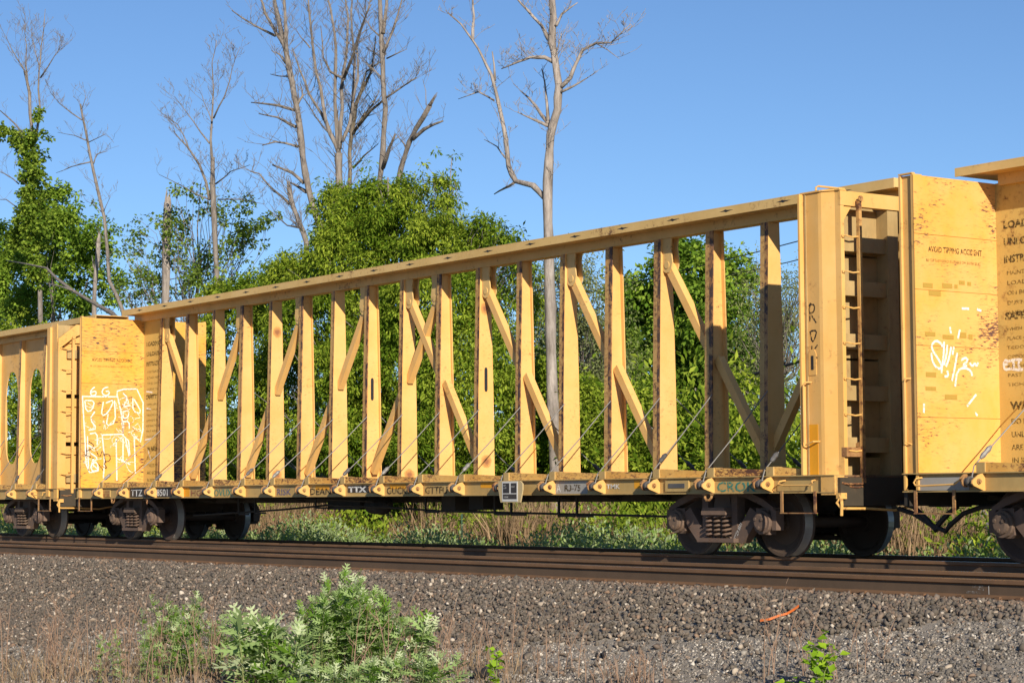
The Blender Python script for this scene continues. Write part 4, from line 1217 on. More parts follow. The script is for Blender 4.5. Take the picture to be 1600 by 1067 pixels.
z2 = lambda x, y: (340 + x / 2.668, y / 2.668)
z3 = lambda x, y: (680 + x / 2.2235, y / 2.2235)
zl = lambda x, y: (x / 2.0524, y / 2.0524)
bare_tree('bare_tree', 'tall bare tree leaning left with three forked leaders, left of the multi-stemmed bare tree', 13, z2,
          [(455, 1030), (400, 870), (365, 720), (350, 600), (335, 470), (310, 340), (290, 240), (278, 190)], (.135, .085),
          [([(278, 190), (245, 140), (200, 60), (175, -20)], .06, .03, -.5, 6), ([(272, 180), (262, 120), (240, 20), (232, -40)], .09, .05, .6, 5), ([(288, 220), (285, 130), (277, 0), (275, -60)], .075, .045, .2, 5),
           ([(320, 460), (250, 440), (140, 428)], .06, .015, -.6, 4), ([(325, 530), (250, 490), (172, 475)], .06, .015, -.5, 3), ([(335, 612), (280, 597), (240, 592), (185, 607)], .05, .015, -.8, 3), ([(360, 765), (310, 720), (228, 688)], .07, .025, -.6, 3),
           ([(370, 800), (330, 775), (295, 760)], .06, .02, .3, 2), ([(240, 150), (150, 105), (60, 45)], .05, .015, -.6, 4), ([(300, 320), (255, 318), (220, 310)], .035, .01, .4, 2), ([(285, 265), (260, 230), (225, 212)], .04, .01, -.4, 2), ([(330, 440), (355, 400), (345, 350)], .05, .015, .4, 3)], tw=(10, 1.3, .03))
bare_tree('broken_snag', 'short snapped dead trunk with a pale splintered tip beside the leaning bare tree', 12.6, z2,
          [(370, 1010), (340, 930), (310, 850), (298, 785)], (.14, .07), [([(300, 850), (230, 790), (175, 725), (135, 715)], .05, .015, -.5, 4), ([(345, 950), (290, 940), (250, 900)], .04, .01, .4, 4)], tw=(10, 1.2, .025))
bare_tree('multi_stem_tree', 'bare multi-stemmed tree fanning into seven upright stems behind the green thicket', 14.5, z2,
          [(512, 1010), (508, 800), (505, 700), (505, 640)], (.165, .12),
          [([(505, 640), (470, 560), (440, 440), (410, 300), (395, 180), (385, 80), (378, -20)], .075, .03, -1, 8), ([(505, 640), (495, 500), (490, 350), (493, 200), (478, 80), (455, -20)], .085, .03, 0, 8), ([(510, 620), (520, 450), (525, 300), (540, 180), (545, 80), (530, -20)], .08, .03, .8, 8),
           ([(520, 590), (550, 520), (565, 400), (572, 250), (560, 130), (562, -20)], .065, .03, 1.2, 8), ([(470, 560), (430, 470), (380, 390), (345, 300), (310, 200)], .06, .02, -1, 6), ([(565, 420), (585, 330), (580, 190), (610, 90), (640, -10)], .05, .022, .6, 6), ([(525, 330), (575, 200), (605, 100), (640, 20)], .06, .02, -.6, 5),
           ([(500, 600), (440, 530), (380, 440), (350, 400)], .04, .012, .8, 4), ([(385, 200), (350, 160), (325, 120)], .03, .01, 0, 2), ([(530, 330), (470, 300), (440, 240), (430, 110)], .05, .015, 0, 3)], tw=(8, 1.5, .03), bark='bark')
bare_tree('mossy_tree', 'dark mossy bare trunk with ivy tufts, close right of the multi-stemmed tree', 15.6, z2,
          [(550, 770), (550, 640), (562, 540), (575, 440)], (.13, .06),
          [([(575, 440), (600, 380), (640, 300), (660, 150)], .07, .02, .5, 6), ([(575, 540), (640, 460), (700, 410), (760, 370), (830, 325)], .06, .012, -.5, 6), ([(565, 560), (610, 480), (650, 430), (675, 380)], .05, .012, .5, 5), ([(570, 480), (620, 300), (690, 250), (620, 200)], .04, .012, .3, 4), ([(565, 700), (610, 650), (670, 600)], .04, .01, 0, 4)], tw=(14, 1.3, .03), bark='barkdark')
bare_tree('bare_tree', 'tall straight bare trunk rising out of the right shoulder of the thicket', 15, z2,
          [(672, 790), (685, 680), (692, 560), (700, 450), (690, 330), (685, 200), (680, 100), (675, -30)], (.125, .07),
          [([(690, 140), (700, 60), (705, -20)], .08, .04, .3, 3), ([(690, 700), (715, 620), (740, 560)], .08, .035, -.3, 3), ([(688, 330), (650, 290), (615, 260)], .04, .01, -.4, 3), ([(700, 410), (760, 370), (825, 325)], .035, .01, .4, 5), ([(690, 220), (730, 130), (770, -5)], .05, .02, .4, 4), ([(705, 245), (790, 205)], .025, .008, .2, 2), ([(685, 160), (640, 120), (600, 60)], .03, .01, -.2, 3)], tw=(10, 1.1, .025))
bare_tree('broken_snag', 'snapped leaning dead trunk with one crooked side limb, right end of the bare group', 14, z2,
          [(745, 810), (765, 700), (800, 590), (825, 540), (885, 440)], (.115, .07),
          [([(812, 580), (860, 540), (900, 520), (940, 505)], .07, .025, .3, 2), ([(870, 440), (868, 380), (855, 330)], .018, .006, 0, 1), ([(790, 620), (760, 580), (745, 560)], .03, .01, 0, 2)], tw=(5, .9, .02))
bare_tree('dead_tree', 'tallest weathered dead tree with a curved left limb, alone right of the thicket', 12, z3,
          [(407, 1378), (400, 1067), (395, 850), (390, 700), (395, 560), (400, 470), (425, 380), (430, 300), (415, 200), (405, 150), (410, 60), (405, -40)], (.185, .085),
          [([(385, 690), (340, 645), (280, 630), (255, 580), (245, 480), (220, 360), (195, 260), (165, 200), (130, 140), (90, 85), (45, 45)], .085, .015, -1.0, 8), ([(130, 140), (135, 60), (130, -10)], .05, .025, .2, 2), ([(430, 310), (470, 270), (490, 220), (510, 175), (560, 150), (610, 150), (680, 85)], .06, .01, .6, 10),
           ([(405, 155), (370, 90), (320, 35), (280, -10)], .06, .03, -.5, 4), ([(420, 90), (440, 50), (495, 10)], .04, .012, .4, 3), ([(410, 215), (380, 200), (330, 200), (290, 215), (230, 240)], .06, .012, -.8, 8), ([(395, 440), (340, 415), (285, 390)], .05, .012, -.6, 3), ([(395, 430), (350, 370), (295, 315)], .06, .015, .5, 4), ([(392, 420), (385, 330), (370, 240)], .05, .012, .4, 3),
           ([(438, 320), (480, 300), (530, 270)], .04, .012, .4, 3), ([(205, 350), (150, 320), (80, 345)], .03, .008, -.4, 5), ([(245, 550), (215, 510), (170, 485)], .025, .008, -.2, 1), ([(207, 280), (205, 230), (198, 180)], .04, .015, 0, 0), ([(275, 635), (240, 655), (205, 675)], .04, .012, .2, 1), ([(420, 190), (440, 110)], .03, .008, .2, 2), ([(560, 152), (600, 175), (640, 205)], .02, .006, 0, 3)], tw=(7, .9, .022), bark='barkdead')
ivyroot = bare_tree('ivy_tree', 'bare-topped tree with its trunk wrapped in ivy, far left', 16, zl,
          [(130, 1050), (120, 800), (108, 560), (105, 430), (95, 300), (80, 230)], (.14, .06),
          [([(95, 300), (80, 230), (55, 190), (20, 120)], .05, .012, -.3, 6), ([(88, 260), (85, 150), (80, 60)], .04, .01, .3, 6), ([(112, 460), (128, 345), (125, 230), (132, 150), (145, 30)], .06, .012, .4, 8), ([(130, 250), (175, 180), (205, 135)], .035, .01, .4, 5), ([(125, 210), (105, 130), (100, 100)], .03, .008, -.3, 4), ([(105, 480), (50, 400), (0, 355)], .06, .02, -.4, 3), ([(60, 590), (20, 560), (-20, 545)], .03, .01, 0, 2), ([(60, 670), (20, 640), (-20, 640)], .03, .01, 0, 2)], tw=(8, 1.6, .022), group='bare dead trees beyond the train')
bare_tree('bare_tree', 'slim bare tree curving left beside the ivy-wrapped tree', 15, zl,
          [(395, 1000), (350, 900), (335, 700), (300, 550), (275, 420), (258, 335)], (.12, .04),
          [([(262, 385), (200, 340), (160, 295)], .03, .008, -.3, 5), ([(275, 450), (240, 435), (185, 425)], .025, .008, .3, 3), ([(290, 520), (230, 535), (180, 555)], .03, .008, -.3, 3), ([(300, 525), (310, 495), (345, 485)], .03, .008, .3, 4), ([(278, 460), (340, 430), (365, 458)], .02, .006, .3, 3), ([(332, 680), (345, 650), (355, 630)], .02, .006, 0, 1), ([(325, 680), (300, 655), (275, 645)], .02, .006, 0, 2), ([(262, 350), (275, 310), (270, 290)], .02, .006, 0, 2)], tw=(8, .9, .018))
bare_tree('broken_snag', 'thick snapped trunk standing among the sparse leaves, its flat top against the sky', 17, zl, [(530, 985), (533, 800), (538, 650)], (.19, .15), [], tw=(4, .6, .02), bark='barkdead')
bare_tree('broken_snag', 'short thin grey snag next to the slim curving bare tree', 16.5, zl, [(302, 1005), (308, 870), (316, 780)], (.12, .09), [([(300, 860), (295, 820)], .03, .01, 0, 1)], tw=(3, .6, .02), bark='barkdead')
bare_tree('bare_tree', 'snapped trunk with a fine twiggy leader, between the thin snag and the leaning tree', 16, zl,
          [(700, 945), (690, 780), (682, 600), (682, 505)], (.125, .09),
          [([(672, 640), (640, 530), (600, 470), (555, 420)], .07, .015, -.3, 6), ([(605, 475), (570, 400), (530, 370)], .03, .008, -.2, 5), ([(680, 520), (680, 380), (680, 200), (695, 130)], .06, .012, .3, 10), ([(680, 390), (655, 330), (640, 290)], .025, .008, .3, 4), ([(685, 380), (720, 310), (745, 220), (770, 150)], .035, .008, .3, 8), ([(672, 460), (620, 390), (560, 310)], .03, .008, -.4, 6), ([(692, 590), (740, 550), (800, 530)], .03, .008, .3, 5), ([(670, 640), (590, 600), (510, 560)], .03, .008, -.3, 4), ([(700, 640), (770, 640), (850, 655)], .03, .008, .4, 5)], tw=(6, 1.2, .02))
lg = MB(); lgp = [Vector(p) for p in to3([(400, 1040), (360, 1005), (230, 930), (150, 860), (20, 835)], 13, zl, 1.5)]
limbs(lg, lgp, .09, .025, 6, .03)
Ql = [Vector(p) for p in to3([(230, 930), (180, 915), (140, 905)], 13.6, zl, 0)]; limbs(lg, Ql, .04, .015, 5, .03)
base = lgp[0].copy(); base.z = float(gz(base.x, base.y)) ; limbs(lg, [base, lgp[0]], .1, .09, 6)
tag(lg.build('leaning_trunk', M['bark'], None, smooth=True), 'thin bare trunk fallen slantwise across the leafy trees at far left', 'tree', 'bare dead trees beyond the train')

def leafy_tree(name, label, blobs, nclump, per, crad, lsize, mat, base_uvY, trunk_r, group='green trees beyond the train', shell=.45, droop=.35, aspect=.55, cat='tree', nbranch=40, extra=None, bark='bark', bright=None, gap=.36, gf=1.1):
    u, v, Y = base_uvY
    p = onY(u, v, Y); off = np.array([p[0], Y, float(gz(p[0], Y))])
    root = empty(name, off); tag(root, label, cat, group)
    C = blob_points(nclump, blobs, shell)
    C = C[C[:, 2] > off[2] + .15]
    d_ = C[NR.uniform(size=len(C)) < .12]; cc_ = np.array([b[0] for b in blobs]).mean(0)
    C = np.concatenate([C, d_ + (d_ - cc_) / np.maximum(np.linalg.norm(d_ - cc_, axis=1), .1)[:, None] * NR.uniform(.15, .75, (len(d_), 1)) * np.array([1, .4, 1])])
    if gap:
        C = C[np.array([mnoise.noise(Vector(c) * gf) for c in C]) > gap - .5]
    rad = NR.uniform(.6, 1.25, len(C)) * crad
    br_ = np.clip(.35 + .35 * np.sin(C[:, 0] * 1.7 + C[:, 2] * 1.3) + NR.normal(0, .22, len(C)), 0, 1) * .75
    V, F, T = clump_leaves(C, rad, per, lsize, droop, aspect=aspect, bright=br_)
    put('crown', npmesh('crown', V - off, F, mat, T), root)
    tm = MB()
    cz = max(b[0][2] for b in blobs); cb = np.array([b[0] for b in blobs]).mean(0)
    top = Vector((cb[0] - off[0], cb[1] - off[1], cz - off[2] + .3))
    if trunk_r > 0:
        Q, rs = limbs(tm, [Vector((0, 0, -.1)), Vector((top.x * .3, top.y * .3, top.z * .4)), Vector((top.x * .8, top.y * .8, top.z * .75)), top], trunk_r, trunk_r * .15, 7, .04)
        for k in NR.choice(len(C), min(nbranch, len(C)), replace=False):
            e = Vector(C[k] - off); f = min(.95, max(.15, (e.z / top.z) * .75)); i = min(len(Q) - 2, int(f * (len(Q) - 1)))
            s_ = Q[i]; ln = (e - s_).length; w_ = lambda: Vector((RS.uniform(-1, 1), RS.uniform(-1, 1), RS.uniform(-1, .6))) * ln * .07
            tm.tube([s_, s_.lerp(e, .3) + w_() - Vector((0, 0, .12 * ln)), s_.lerp(e, .55) + w_() - Vector((0, 0, .12 * ln)), s_.lerp(e, .8) + w_(), e], [trunk_r * .24, trunk_r * .18, trunk_r * .12, .010, .006], 4, 0, False)
        tm.build('trunk', M[bark], root, smooth=True)
    return root

# ivy on the wrapped trunk
iv = []
for (x, y, r) in [(125, 900, .4), (120, 860, .55), (118, 800, .7), (118, 740, .75), (112, 690, .8), (108, 640, .75), (108, 590, .7), (105, 540, .65), (104, 500, .6), (108, 460, .5), (80, 450, .45), (50, 438, .45), (20, 420, .45), (5, 400, .4), (118, 420, .35), (125, 380, .3), (128, 355, .22), (155, 430, .2), (60, 470, .35), (135, 560, .4), (80, 700, .6), (150, 720, .5), (60, 760, .6)]:
    p = onY(*zl(x, y), 15.9); iv.append((p, np.array([r, r, r * 1.0])))
Ci = blob_points(430, iv, .3); o_ = np.array(ivyroot.location)
V, F, T = clump_leaves(Ci, NR.uniform(.12, .25, len(Ci)), 26, .15, .5, aspect=.8)
put('ivy', npmesh('ivy', V - o_, F, M['leaf_ivy'], T), ivyroot)

leafy_tree('maple_tree', 'bright green leafy maple behind the ivy-wrapped trunk', [pxblob(u, v, 19, ru, rv, 1.6) for u, v, ru, rv in ((30, 440, 55, 60), (85, 380, 45, 60), (120, 345, 32, 45), (150, 390, 40, 45), (60, 480, 70, 45), (140, 450, 50, 50), (10, 390, 30, 45), (-20, 460, 50, 80), (172, 372, 18, 18), (105, 315, 14, 26))],
           1500, 30, .32, .175, M['leaf_maple'], (85, 520, 19), .22, aspect=.7)
leafy_tree('young_tree', 'thin open tree with loose sprays of leaves around the snapped trunk', [pxblob(u, v, 17.5, ru, rv, 1.2) for u, v, ru, rv in ((230, 410, 28, 60), (215, 450, 22, 40), (290, 360, 40, 55), (345, 330, 40, 25), (310, 300, 14, 10), (380, 380, 45, 50), (330, 420, 60, 45), (405, 350, 22, 30), (260, 440, 50, 40), (240, 350, 16, 16), (420, 390, 16, 20), (365, 310, 12, 10))],
           420, 18, .26, .14, M['leaf_far'], (300, 520, 17.5), .10, aspect=.75, nbranch=160, shell=.1)
mound = [pxblob(u, v, Y, ru, rv, d) for u, v, Y, ru, rv, d in ((545, 350, 11.5, 45, 60, 1.3), (600, 330, 11.5, 60, 45, 1.5), (580, 400, 11, 90, 60, 1.8), (650, 350, 11.5, 55, 55, 1.5), (700, 390, 11.5, 65, 55, 1.5), (640, 300, 12, 20, 18, .6), (760, 400, 12, 50, 55, 1.3), (790, 470, 12, 45, 70, 1.2),
         (480, 440, 11.5, 70, 50, 1.5), (430, 480, 12, 40, 50, 1.2), (520, 500, 10.5, 110, 70, 1.8), (680, 480, 10.5, 110, 80, 1.8), (600, 580, 10, 150, 80, 1.8), (450, 580, 11, 70, 80, 1.5), (740, 600, 10.5, 80, 90, 1.6), (560, 680, 9.6, 150, 60, 1.6), (700, 690, 9.8, 120, 60, 1.5), (420, 680, 10.8, 60, 60, 1.3), (790, 560, 11.5, 30, 60, 1))]
leafy_tree('leafy_thicket', 'big bright green leafy mound filling the middle behind the wagon', mound, 7000, 34, .29, .135, M['leaf_vine'], (600, 760, 10.5), .16, droop=.75, aspect=.36, cat='thicket', nbranch=160, shell=.45, gap=.29, gf=1.3)
tips = [pxblob(u, v, 11.5, ru, rv, .5) for u, v, ru, rv in ((695, 285, 26, 12), (675, 295, 14, 14), (735, 330, 28, 16), (765, 345, 16, 10), (790, 375, 22, 18), (815, 395, 18, 22), (530, 300, 18, 14), (590, 290, 22, 10), (640, 290, 16, 10), (705, 310, 18, 16), (825, 420, 14, 20), (755, 370, 20, 14))]
leafy_tree('leafy_shoots', 'loose arching shoots along the crest of the green mound', tips, 260, 18, .22, .14, M['leaf_vine'], (690, 480, 11.5), .06, droop=.6, aspect=.36, cat='shrub', nbranch=90, shell=.05)
leafy_tree('leafy_shrub', 'low green shrub seen between the left posts, left of the mound', [pxblob(u, v, 12.5, ru, rv, 1.2) for u, v, ru, rv in ((330, 560, 60, 60), (370, 500, 40, 50), (400, 470, 40, 40), (360, 470, 30, 30), (300, 640, 60, 70), (380, 640, 50, 90), (340, 720, 90, 50), (235, 560, 40, 50))], 1300, 30, .32, .14, M['leaf_vine'], (340, 770, 12.5), .12, droop=.5, aspect=.5, cat='shrub')
leafy_tree('leafy_shrub', 'green shrub at far left seen through the oval openings', [pxblob(u, v, 13, ru, rv, 1.3) for u, v, ru, rv in ((20, 560, 60, 60), (60, 640, 70, 70), (-10, 660, 60, 80), (110, 600, 50, 60), (50, 720, 90, 40))], 1200, 30, .33, .14, M['leaf_vine'], (50, 770, 13), .12, aspect=.5, cat='shrub')
leafy_tree('maple_tree', 'rounded green maple seen between the posts near the right bulkhead', [pxblob(u, v, 36, ru, rv, 2.4) for u, v, ru, rv in ((1090, 425, 45, 45), (1050, 465, 45, 45), (1140, 440, 40, 50), (1020, 520, 45, 55), (1090, 520, 60, 60), (1150, 520, 35, 55), (1040, 590, 55, 50), (1110, 610, 55, 60), (1000, 460, 22, 28), (1165, 580, 25, 40), (1010, 640, 40, 40))],
           2000, 30, .46, .22, M['leaf_maple'], (1085, 760, 36), .30, aspect=.7, group='green trees beyond the train')
leafy_tree('grey_tree', 'pale twiggy half-leafed tree right of the rounded maple', [pxblob(u, v, 33, ru, rv, 1.8) for u, v, ru, rv in ((1205, 470, 40, 60), (1235, 540, 40, 90), (1190, 560, 40, 70), (1225, 640, 50, 60), (1260, 470, 30, 60), (1210, 430, 14, 24))],
           620, 24, .55, .12, M['leaf_grey'], (1215, 760, 33), .14, nbranch=230, shell=.1, aspect=.4)
leafy_tree('grey_tree', 'pale twiggy thin-leafed tree just right of the lone dead trunk', [pxblob(u, v, 26, ru, rv, 1.6) for u, v, ru, rv in ((905, 430, 30, 40), (930, 500, 40, 60), (890, 520, 35, 60), (955, 570, 40, 50), (915, 620, 60, 50), (880, 455, 16, 40), (845, 470, 20, 60), (945, 440, 20, 24))],
           800, 24, .5, .13, M['leaf_grey'], (910, 760, 26), .12, nbranch=200, shell=.1, aspect=.45)
leafy_tree('leafy_shrub', 'green shrub at the foot of the lone dead trunk', [pxblob(u, v, 13.5, ru, rv, 1.4) for u, v, ru, rv in ((850, 640, 50, 60), (900, 690, 60, 50), (830, 700, 50, 50), (880, 600, 30, 40), (950, 700, 50, 50), (925, 640, 40, 50), (985, 690, 40, 50))], 1200, 30, .32, .14, M['leaf_vine'], (880, 775, 13.5), .1, aspect=.45, cat='shrub')
leafy_tree('leafy_shrub', 'bushy green growth below the rounded maple, right of the dead trunk', [pxblob(u, v, 16, ru, rv, 1.4) for u, v, ru, rv in ((1040, 690, 60, 50), (1100, 690, 40, 45), (1150, 690, 50, 40), (1010, 640, 40, 40), (1080, 650, 40, 30), (1150, 620, 30, 40))], 900, 30, .33, .14, M['leaf_vine'], (1080, 775, 16), .1, aspect=.5, cat='shrub')

leafy_tree('leafy_tree', 'loose green tree behind the lone dead trunk, low between the posts', [pxblob(u, v, 28, ru, rv, 1.8) for u, v, ru, rv in ((850, 560, 45, 80), (900, 560, 50, 60), (960, 600, 45, 70), (880, 660, 60, 60), (985, 540, 25, 50), (940, 680, 60, 50))],
           1200, 28, .43, .16, M['leaf_far'], (905, 760, 28), .14, nbranch=160, shell=.2, aspect=.55)
# far wood closing the view behind everything
fw = []
for k in range(46):
    X = -150 + k * 4.2 + RS.uniform(-1, 1); h = RS.uniform(3.5, 6.0)
    fw.append((np.array([X, 60 + RS.uniform(-4, 6), h * .5 - .6]), np.array([3.2, 2.5, h * .6])))
Cf = blob_points(4200, fw, .5); Cf = Cf[Cf[:, 2] > -.8]
V, F, T = clump_leaves(Cf, NR.uniform(.5, .9, len(Cf)), 12, .42, .3, aspect=.7)
tag(put('far_wood', npmesh('far_wood', V, F, M['leaf_far'], T)), kind='stuff')

# dry reeds and green weeds on the far verge
def blades(P, h, w, lean, mat, name, tint, kind='stuff', segs=2):
    n = len(P)
    a = NR.uniform(0, 2 * math.pi, n); s_ = np.stack([np.cos(a), np.sin(a), np.zeros(n)], 1) * (w / 2)[:, None]
    b = NR.uniform(0, 2 * math.pi, n); le = np.stack([np.cos(b), np.sin(b), np.zeros(n)], 1) * (lean * h)[:, None]
    up = np.array([0, 0, 1.0])
    m = P + up * (h * .55)[:, None] + le * .3; t = P + up * h[:, None] + le
    V = np.stack([P - s_, P + s_, m + s_ * .7, m - s_ * .7, t], 1).reshape(-1, 3)
    i = np.arange(n)[:, None] * 5
    F = np.concatenate([i + np.array([[0, 1, 2]]), i + np.array([[0, 2, 3]]), i + np.array([[3, 2, 4]])], 1).reshape(-1, 3)
    return npmesh(name, V, F, mat, np.repeat(tint, 5))
n = 70000
P = np.column_stack([NR.uniform(-45, 26, n), NR.uniform(6.2, 11.0, n)]); P = np.column_stack([P, gz(P[:, 0], P[:, 1]) - .02])
patchy = np.clip(.7 + .35 * np.sin(P[:, 0] * .55) + .3 * np.sin(P[:, 0] * 1.7 + P[:, 1]), .25, 1.3)
tag(put('dry_reeds', blades(P, NR.uniform(.8, 1.7, n) * patchy, NR.uniform(.015, .04, n), NR.uniform(0, .5, n), M['reed'], 'dry_reeds', NR.uniform(0, 1, n))), kind='stuff')
def weed_cover(name, n, x0, x1, y0, y1, hmin, hmax, mat, size):
    P = np.column_stack([NR.uniform(x0, x1, n), NR.uniform(y0, y1, n)])
    h = NR.uniform(hmin, hmax, n) * np.clip(.75 + .4 * np.sin(P[:, 0] * .8) * np.sin(P[:, 0] * .31 + P[:, 1]), .3, 1.3)
    C = np.column_stack([P, gz(P[:, 0], P[:, 1]) + h * .65])
    V, F, T = clump_leaves(C, h * .40, 26, size, -.35, 1.1, .42)
    return tag(put(name, npmesh(name, V, F, mat, T)), kind='stuff')
weed_cover('verge_weeds', 7500, -45, 26, 3.4, 6.4, .65, 1.25, M['leaf_weed'], .105)
weed_cover('verge_undergrowth', 2600, -45, 26, 6.8, 13, .9, 2.3, M['leaf_vine'], .16)

weed_cover('back_brush', 4200, -50, 8, 13, 18, 2.2, 5.6, M['leaf_vine'], .24)

# fence post and wires beyond
p = onY(722, 800, 6.5)
fp = MB().box(-.02, .02, -.006, .006, -.3, 1.35).box(-.005, .005, -.03, -.006, -.3, 1.35)
tag(fp.build('fence_post', M['greenpost'], None, (p[0], 6.5, float(gz(p[0], 6.5)))), 'dark green metal fence post standing in the dry reeds', 'fence post')
p = onY(1285, 850, 5.0)
fp = MB().box(-.02, .02, -.006, .006, -.3, 1.1).box(-.005, .005, -.03, -.006, -.3, 1.1)
tag(fp.build('fence_post', M['greenpost'], None, (onY(1180, 850, 5.5)[0], 5.5, float(gz(0, 5.5)))), 'grey green fence post behind the right truck', 'fence post')
def wire(name, pts, Y, r, label):
    P = [Vector(onY(u, v, Y)) for u, v in pts]
    a, b = P[0] - P[1], P[-1] - P[-2]
    P = [P[0] + a * 12 + Vector((0, 0, .2 * a.length))] + P + [P[-1] + b * 6]
    o = MB().tube(P, r, 5).build(name, M['rubber'], None)
    return tag(o, label, 'cable')
wire('power_line', [(940, 453), (985, 443), (1167, 398), (1247, 377)], 34, .022, 'upper of two thin overhead wires slanting across the sky behind the right posts')
wire('power_line', [(950, 478), (1140, 430), (1231, 410), (1247, 406)], 34.5, .020, 'lower of two thin overhead wires slanting across the sky behind the right posts')
wire('power_line', [(1067, 615), (1110, 603), (1162, 589), (1250, 565)], 20, .045, 'thick black cable sagging across the trees behind the right posts')

# ---------------------------------------------------------------- foreground plants
def lobed_leaf(L, w, bend, rng, lob=3):
    """Deeply cut mugwort leaf in local space: along +x, faces up +z."""
    V = [(0, 0, 0)]; F = []
    def seg(b, a, wd):
        # slim pointed lobe from b to a
        d = np.array(a) - np.array(b); s_ = np.cross(d, (0, 0, 1)); s_ = s_ / max(np.linalg.norm(s_), 1e-6) * wd
        m = np.array(b) + d * .5
        i = len(V); V.extend([tuple(b), tuple(m - s_), tuple(a), tuple(m + s_)]); F.extend([(i, i + 1, i + 2), (i, i + 2, i + 3)])
    z = lambda t: -bend * L * t * t
    seg((0, 0, 0), (L, 0, z(1)), w * .12)
    for k in range(lob):
        t = .22 + .5 * k / max(1, lob - 1); ll = w * (.52 - .2 * abs(k - .8))
        for s_ in (-1, 1):
            seg((L * t, 0, z(t)), (L * (t + .25), s_ * ll, z(t + .2) + .01), w * .075)
    return np.array(V, float), np.array(F)
def stalk_mesh(h, seed, dens=1.0, lsize=.12, mats=None, pale=.3):
    rng = np.random.default_rng(seed)
    Vs, Fs, Ts, Ms = [], [], [], []; b = 0
    lean = rng.normal(0, .10, 2)
    def at(t): return np.array([lean[0] * h * t * t, lean[1] * h * t * t, h * t])
    # stem
    sm_ = MB().tube([at(t) for t in np.linspace(0, 1, 6)], [.008, .0075, .007, .006, .004, .002], 4)
    F4 = [f for f in sm_.f if len(f) == 4]
    Vs.append(np.array(sm_.v)); tri = []
    for f in F4: tri += [(f[0], f[1], f[2]), (f[0], f[2], f[3])]
    Fs.append(np.array(tri)); Ts.append(np.full(len(sm_.v), .4)); Ms.append(np.full(len(tri), 2)); b += len(sm_.v)
    nl = int(30 * dens * (h / .8))
    for k in range(nl):
        t = .18 + .82 * ((k + rng.uniform(0, 1)) / nl)
        a = k * 2.4 + rng.normal(0, .3)
        top = max(0, (t - .72) / .28)
        L = lsize * rng.uniform(.7, 1.2) * (1 - .35 * top) * (.75 + .5 * min(1, t * 1.4))
        V, F = lobed_leaf(L, L * .85, rng.uniform(.1, .5), rng, 3 if L > .07 else 2)
        el = .35 + .9 * top + rng.normal(0, .25)
        ce, se = math.cos(el), math.sin(el); ca, sa = math.cos(a), math.sin(a)
        roll = rng.normal(0, .65)
        R = np.array([[ca, -sa, 0], [sa, ca, 0], [0, 0, 1]]) @ np.array([[ce, 0, -se], [0, 1, 0], [se, 0, ce]]) @ np.array([[1, 0, 0], [0, math.cos(roll), -math.sin(roll)], [0, math.sin(roll), math.cos(roll)]])
        V = V @ R.T + at(t)
        Vs.append(V); Fs.append(F + b); b += len(V)
        Ts.append(np.full(len(V), np.clip(rng.uniform(.0, .7) + .3 * top, 0, 1)))
        Ms.append(np.full(len(F), 1 if rng.uniform() < pale * (.35 + top) else 0))
    return npmesh('stalk', np.concatenate(Vs), np.concatenate(Fs), mats, np.concatenate(Ts), mi=np.concatenate(Ms))
MUG = [M['leaf_mug'], M['leaf_mugpale'], M['stem']]
ST_G = [stalk_mesh(h, 100 + k, 1.2, .135, MUG, .30) for k, h in enumerate((.95, 1.02, .88, .98, .92, 1.05))]
ST_P = [stalk_mesh(h, 200 + k, 1.1, .19, MUG, .8) for k, h in enumerate((.55, .62, .48, .58))]
ST_T = [stalk_mesh(h, 300 + k, .9, .09, MUG, .25) for k, h in enumerate((.6, .75, .66, .7))]
def spot(u, v, d=None):
    return on_ground(u, v)
def weed_clump(name, label, center, spread, n, protos, zscale, group=None, cat='weed', hfun=None, rng=RS):
    root = empty(name, (center[0], center[1], float(gz(center[0], center[1])))); tag(root, label, cat, group)
    for k in range(n):
        a = rng.uniform(0, 2 * math.pi); r = math.sqrt(rng.random())
        dx, dy = math.cos(a) * r * spread[0], math.sin(a) * r * spread[1]
        # spread[0] across the view, spread[1] along it
        wx = _r2[0] * dx + _fw[0] * dy; wy = _r2[1] * dx + _fw[1] * dy
        X, Yy = center[0] + wx, center[1] + wy
        o = put('stalk', rng.choice(protos), root, (wx, wy, float(gz(X, Yy)) - float(root.location.z) - .02))
        s_ = zscale * rng.uniform(.85, 1.1) * (hfun(dx / spread[0], dy / spread[1]) if hfun else 1)
        o.scale = (s_, s_, s_); o.rotation_euler = (rng.uniform(-.12, .12), rng.uniform(-.12, .12) + .22 * dx / spread[0] * 0, rng.uniform(0, 6.28))
    return root
def base_at(u, dist):
    """Ground spot at a sight column u and view depth dist."""
    q = ray(u, 1060); q2 = q.copy(); p = CAM + q2 / (q2 @ _fw) * dist
    return np.array([p[0], p[1], float(gz(p[0], p[1]))])
c = base_at(548, 19.2)
weed_clump('mugwort_clump', 'tall green mugwort clump at bottom centre-left, the largest weed', c, (.44, .38), 48, ST_G, .87, 'mugwort weeds along the ballast', hfun=lambda a, b: 1.04 - .36 * abs(a) ** 1.3)
c = base_at(430, 18.0)
weed_clump('mugwort_clump', 'pale silvery mugwort with broad cut leaves below the tall green clump', c, (.34, .25), 13, ST_P, 1.1, 'mugwort weeds along the ballast')
c = base_at(560, 17.6)
weed_clump('mugwort_clump', 'low yellow-green weed fringe along the bottom edge under the tall clump', c, (.8, .2), 26, ST_P, .55, 'mugwort weeds along the ballast')
c = base_at(300, 19.6)
weed_clump('mugwort_clump', 'looser mugwort clump mixed with dry stalks, left of the tall clump', c, (.46, .35), 36, ST_T, 1.04, 'mugwort weeds along the ballast', hfun=lambda a, b: 1 - .3 * abs(a))
c = base_at(225, 18.6)
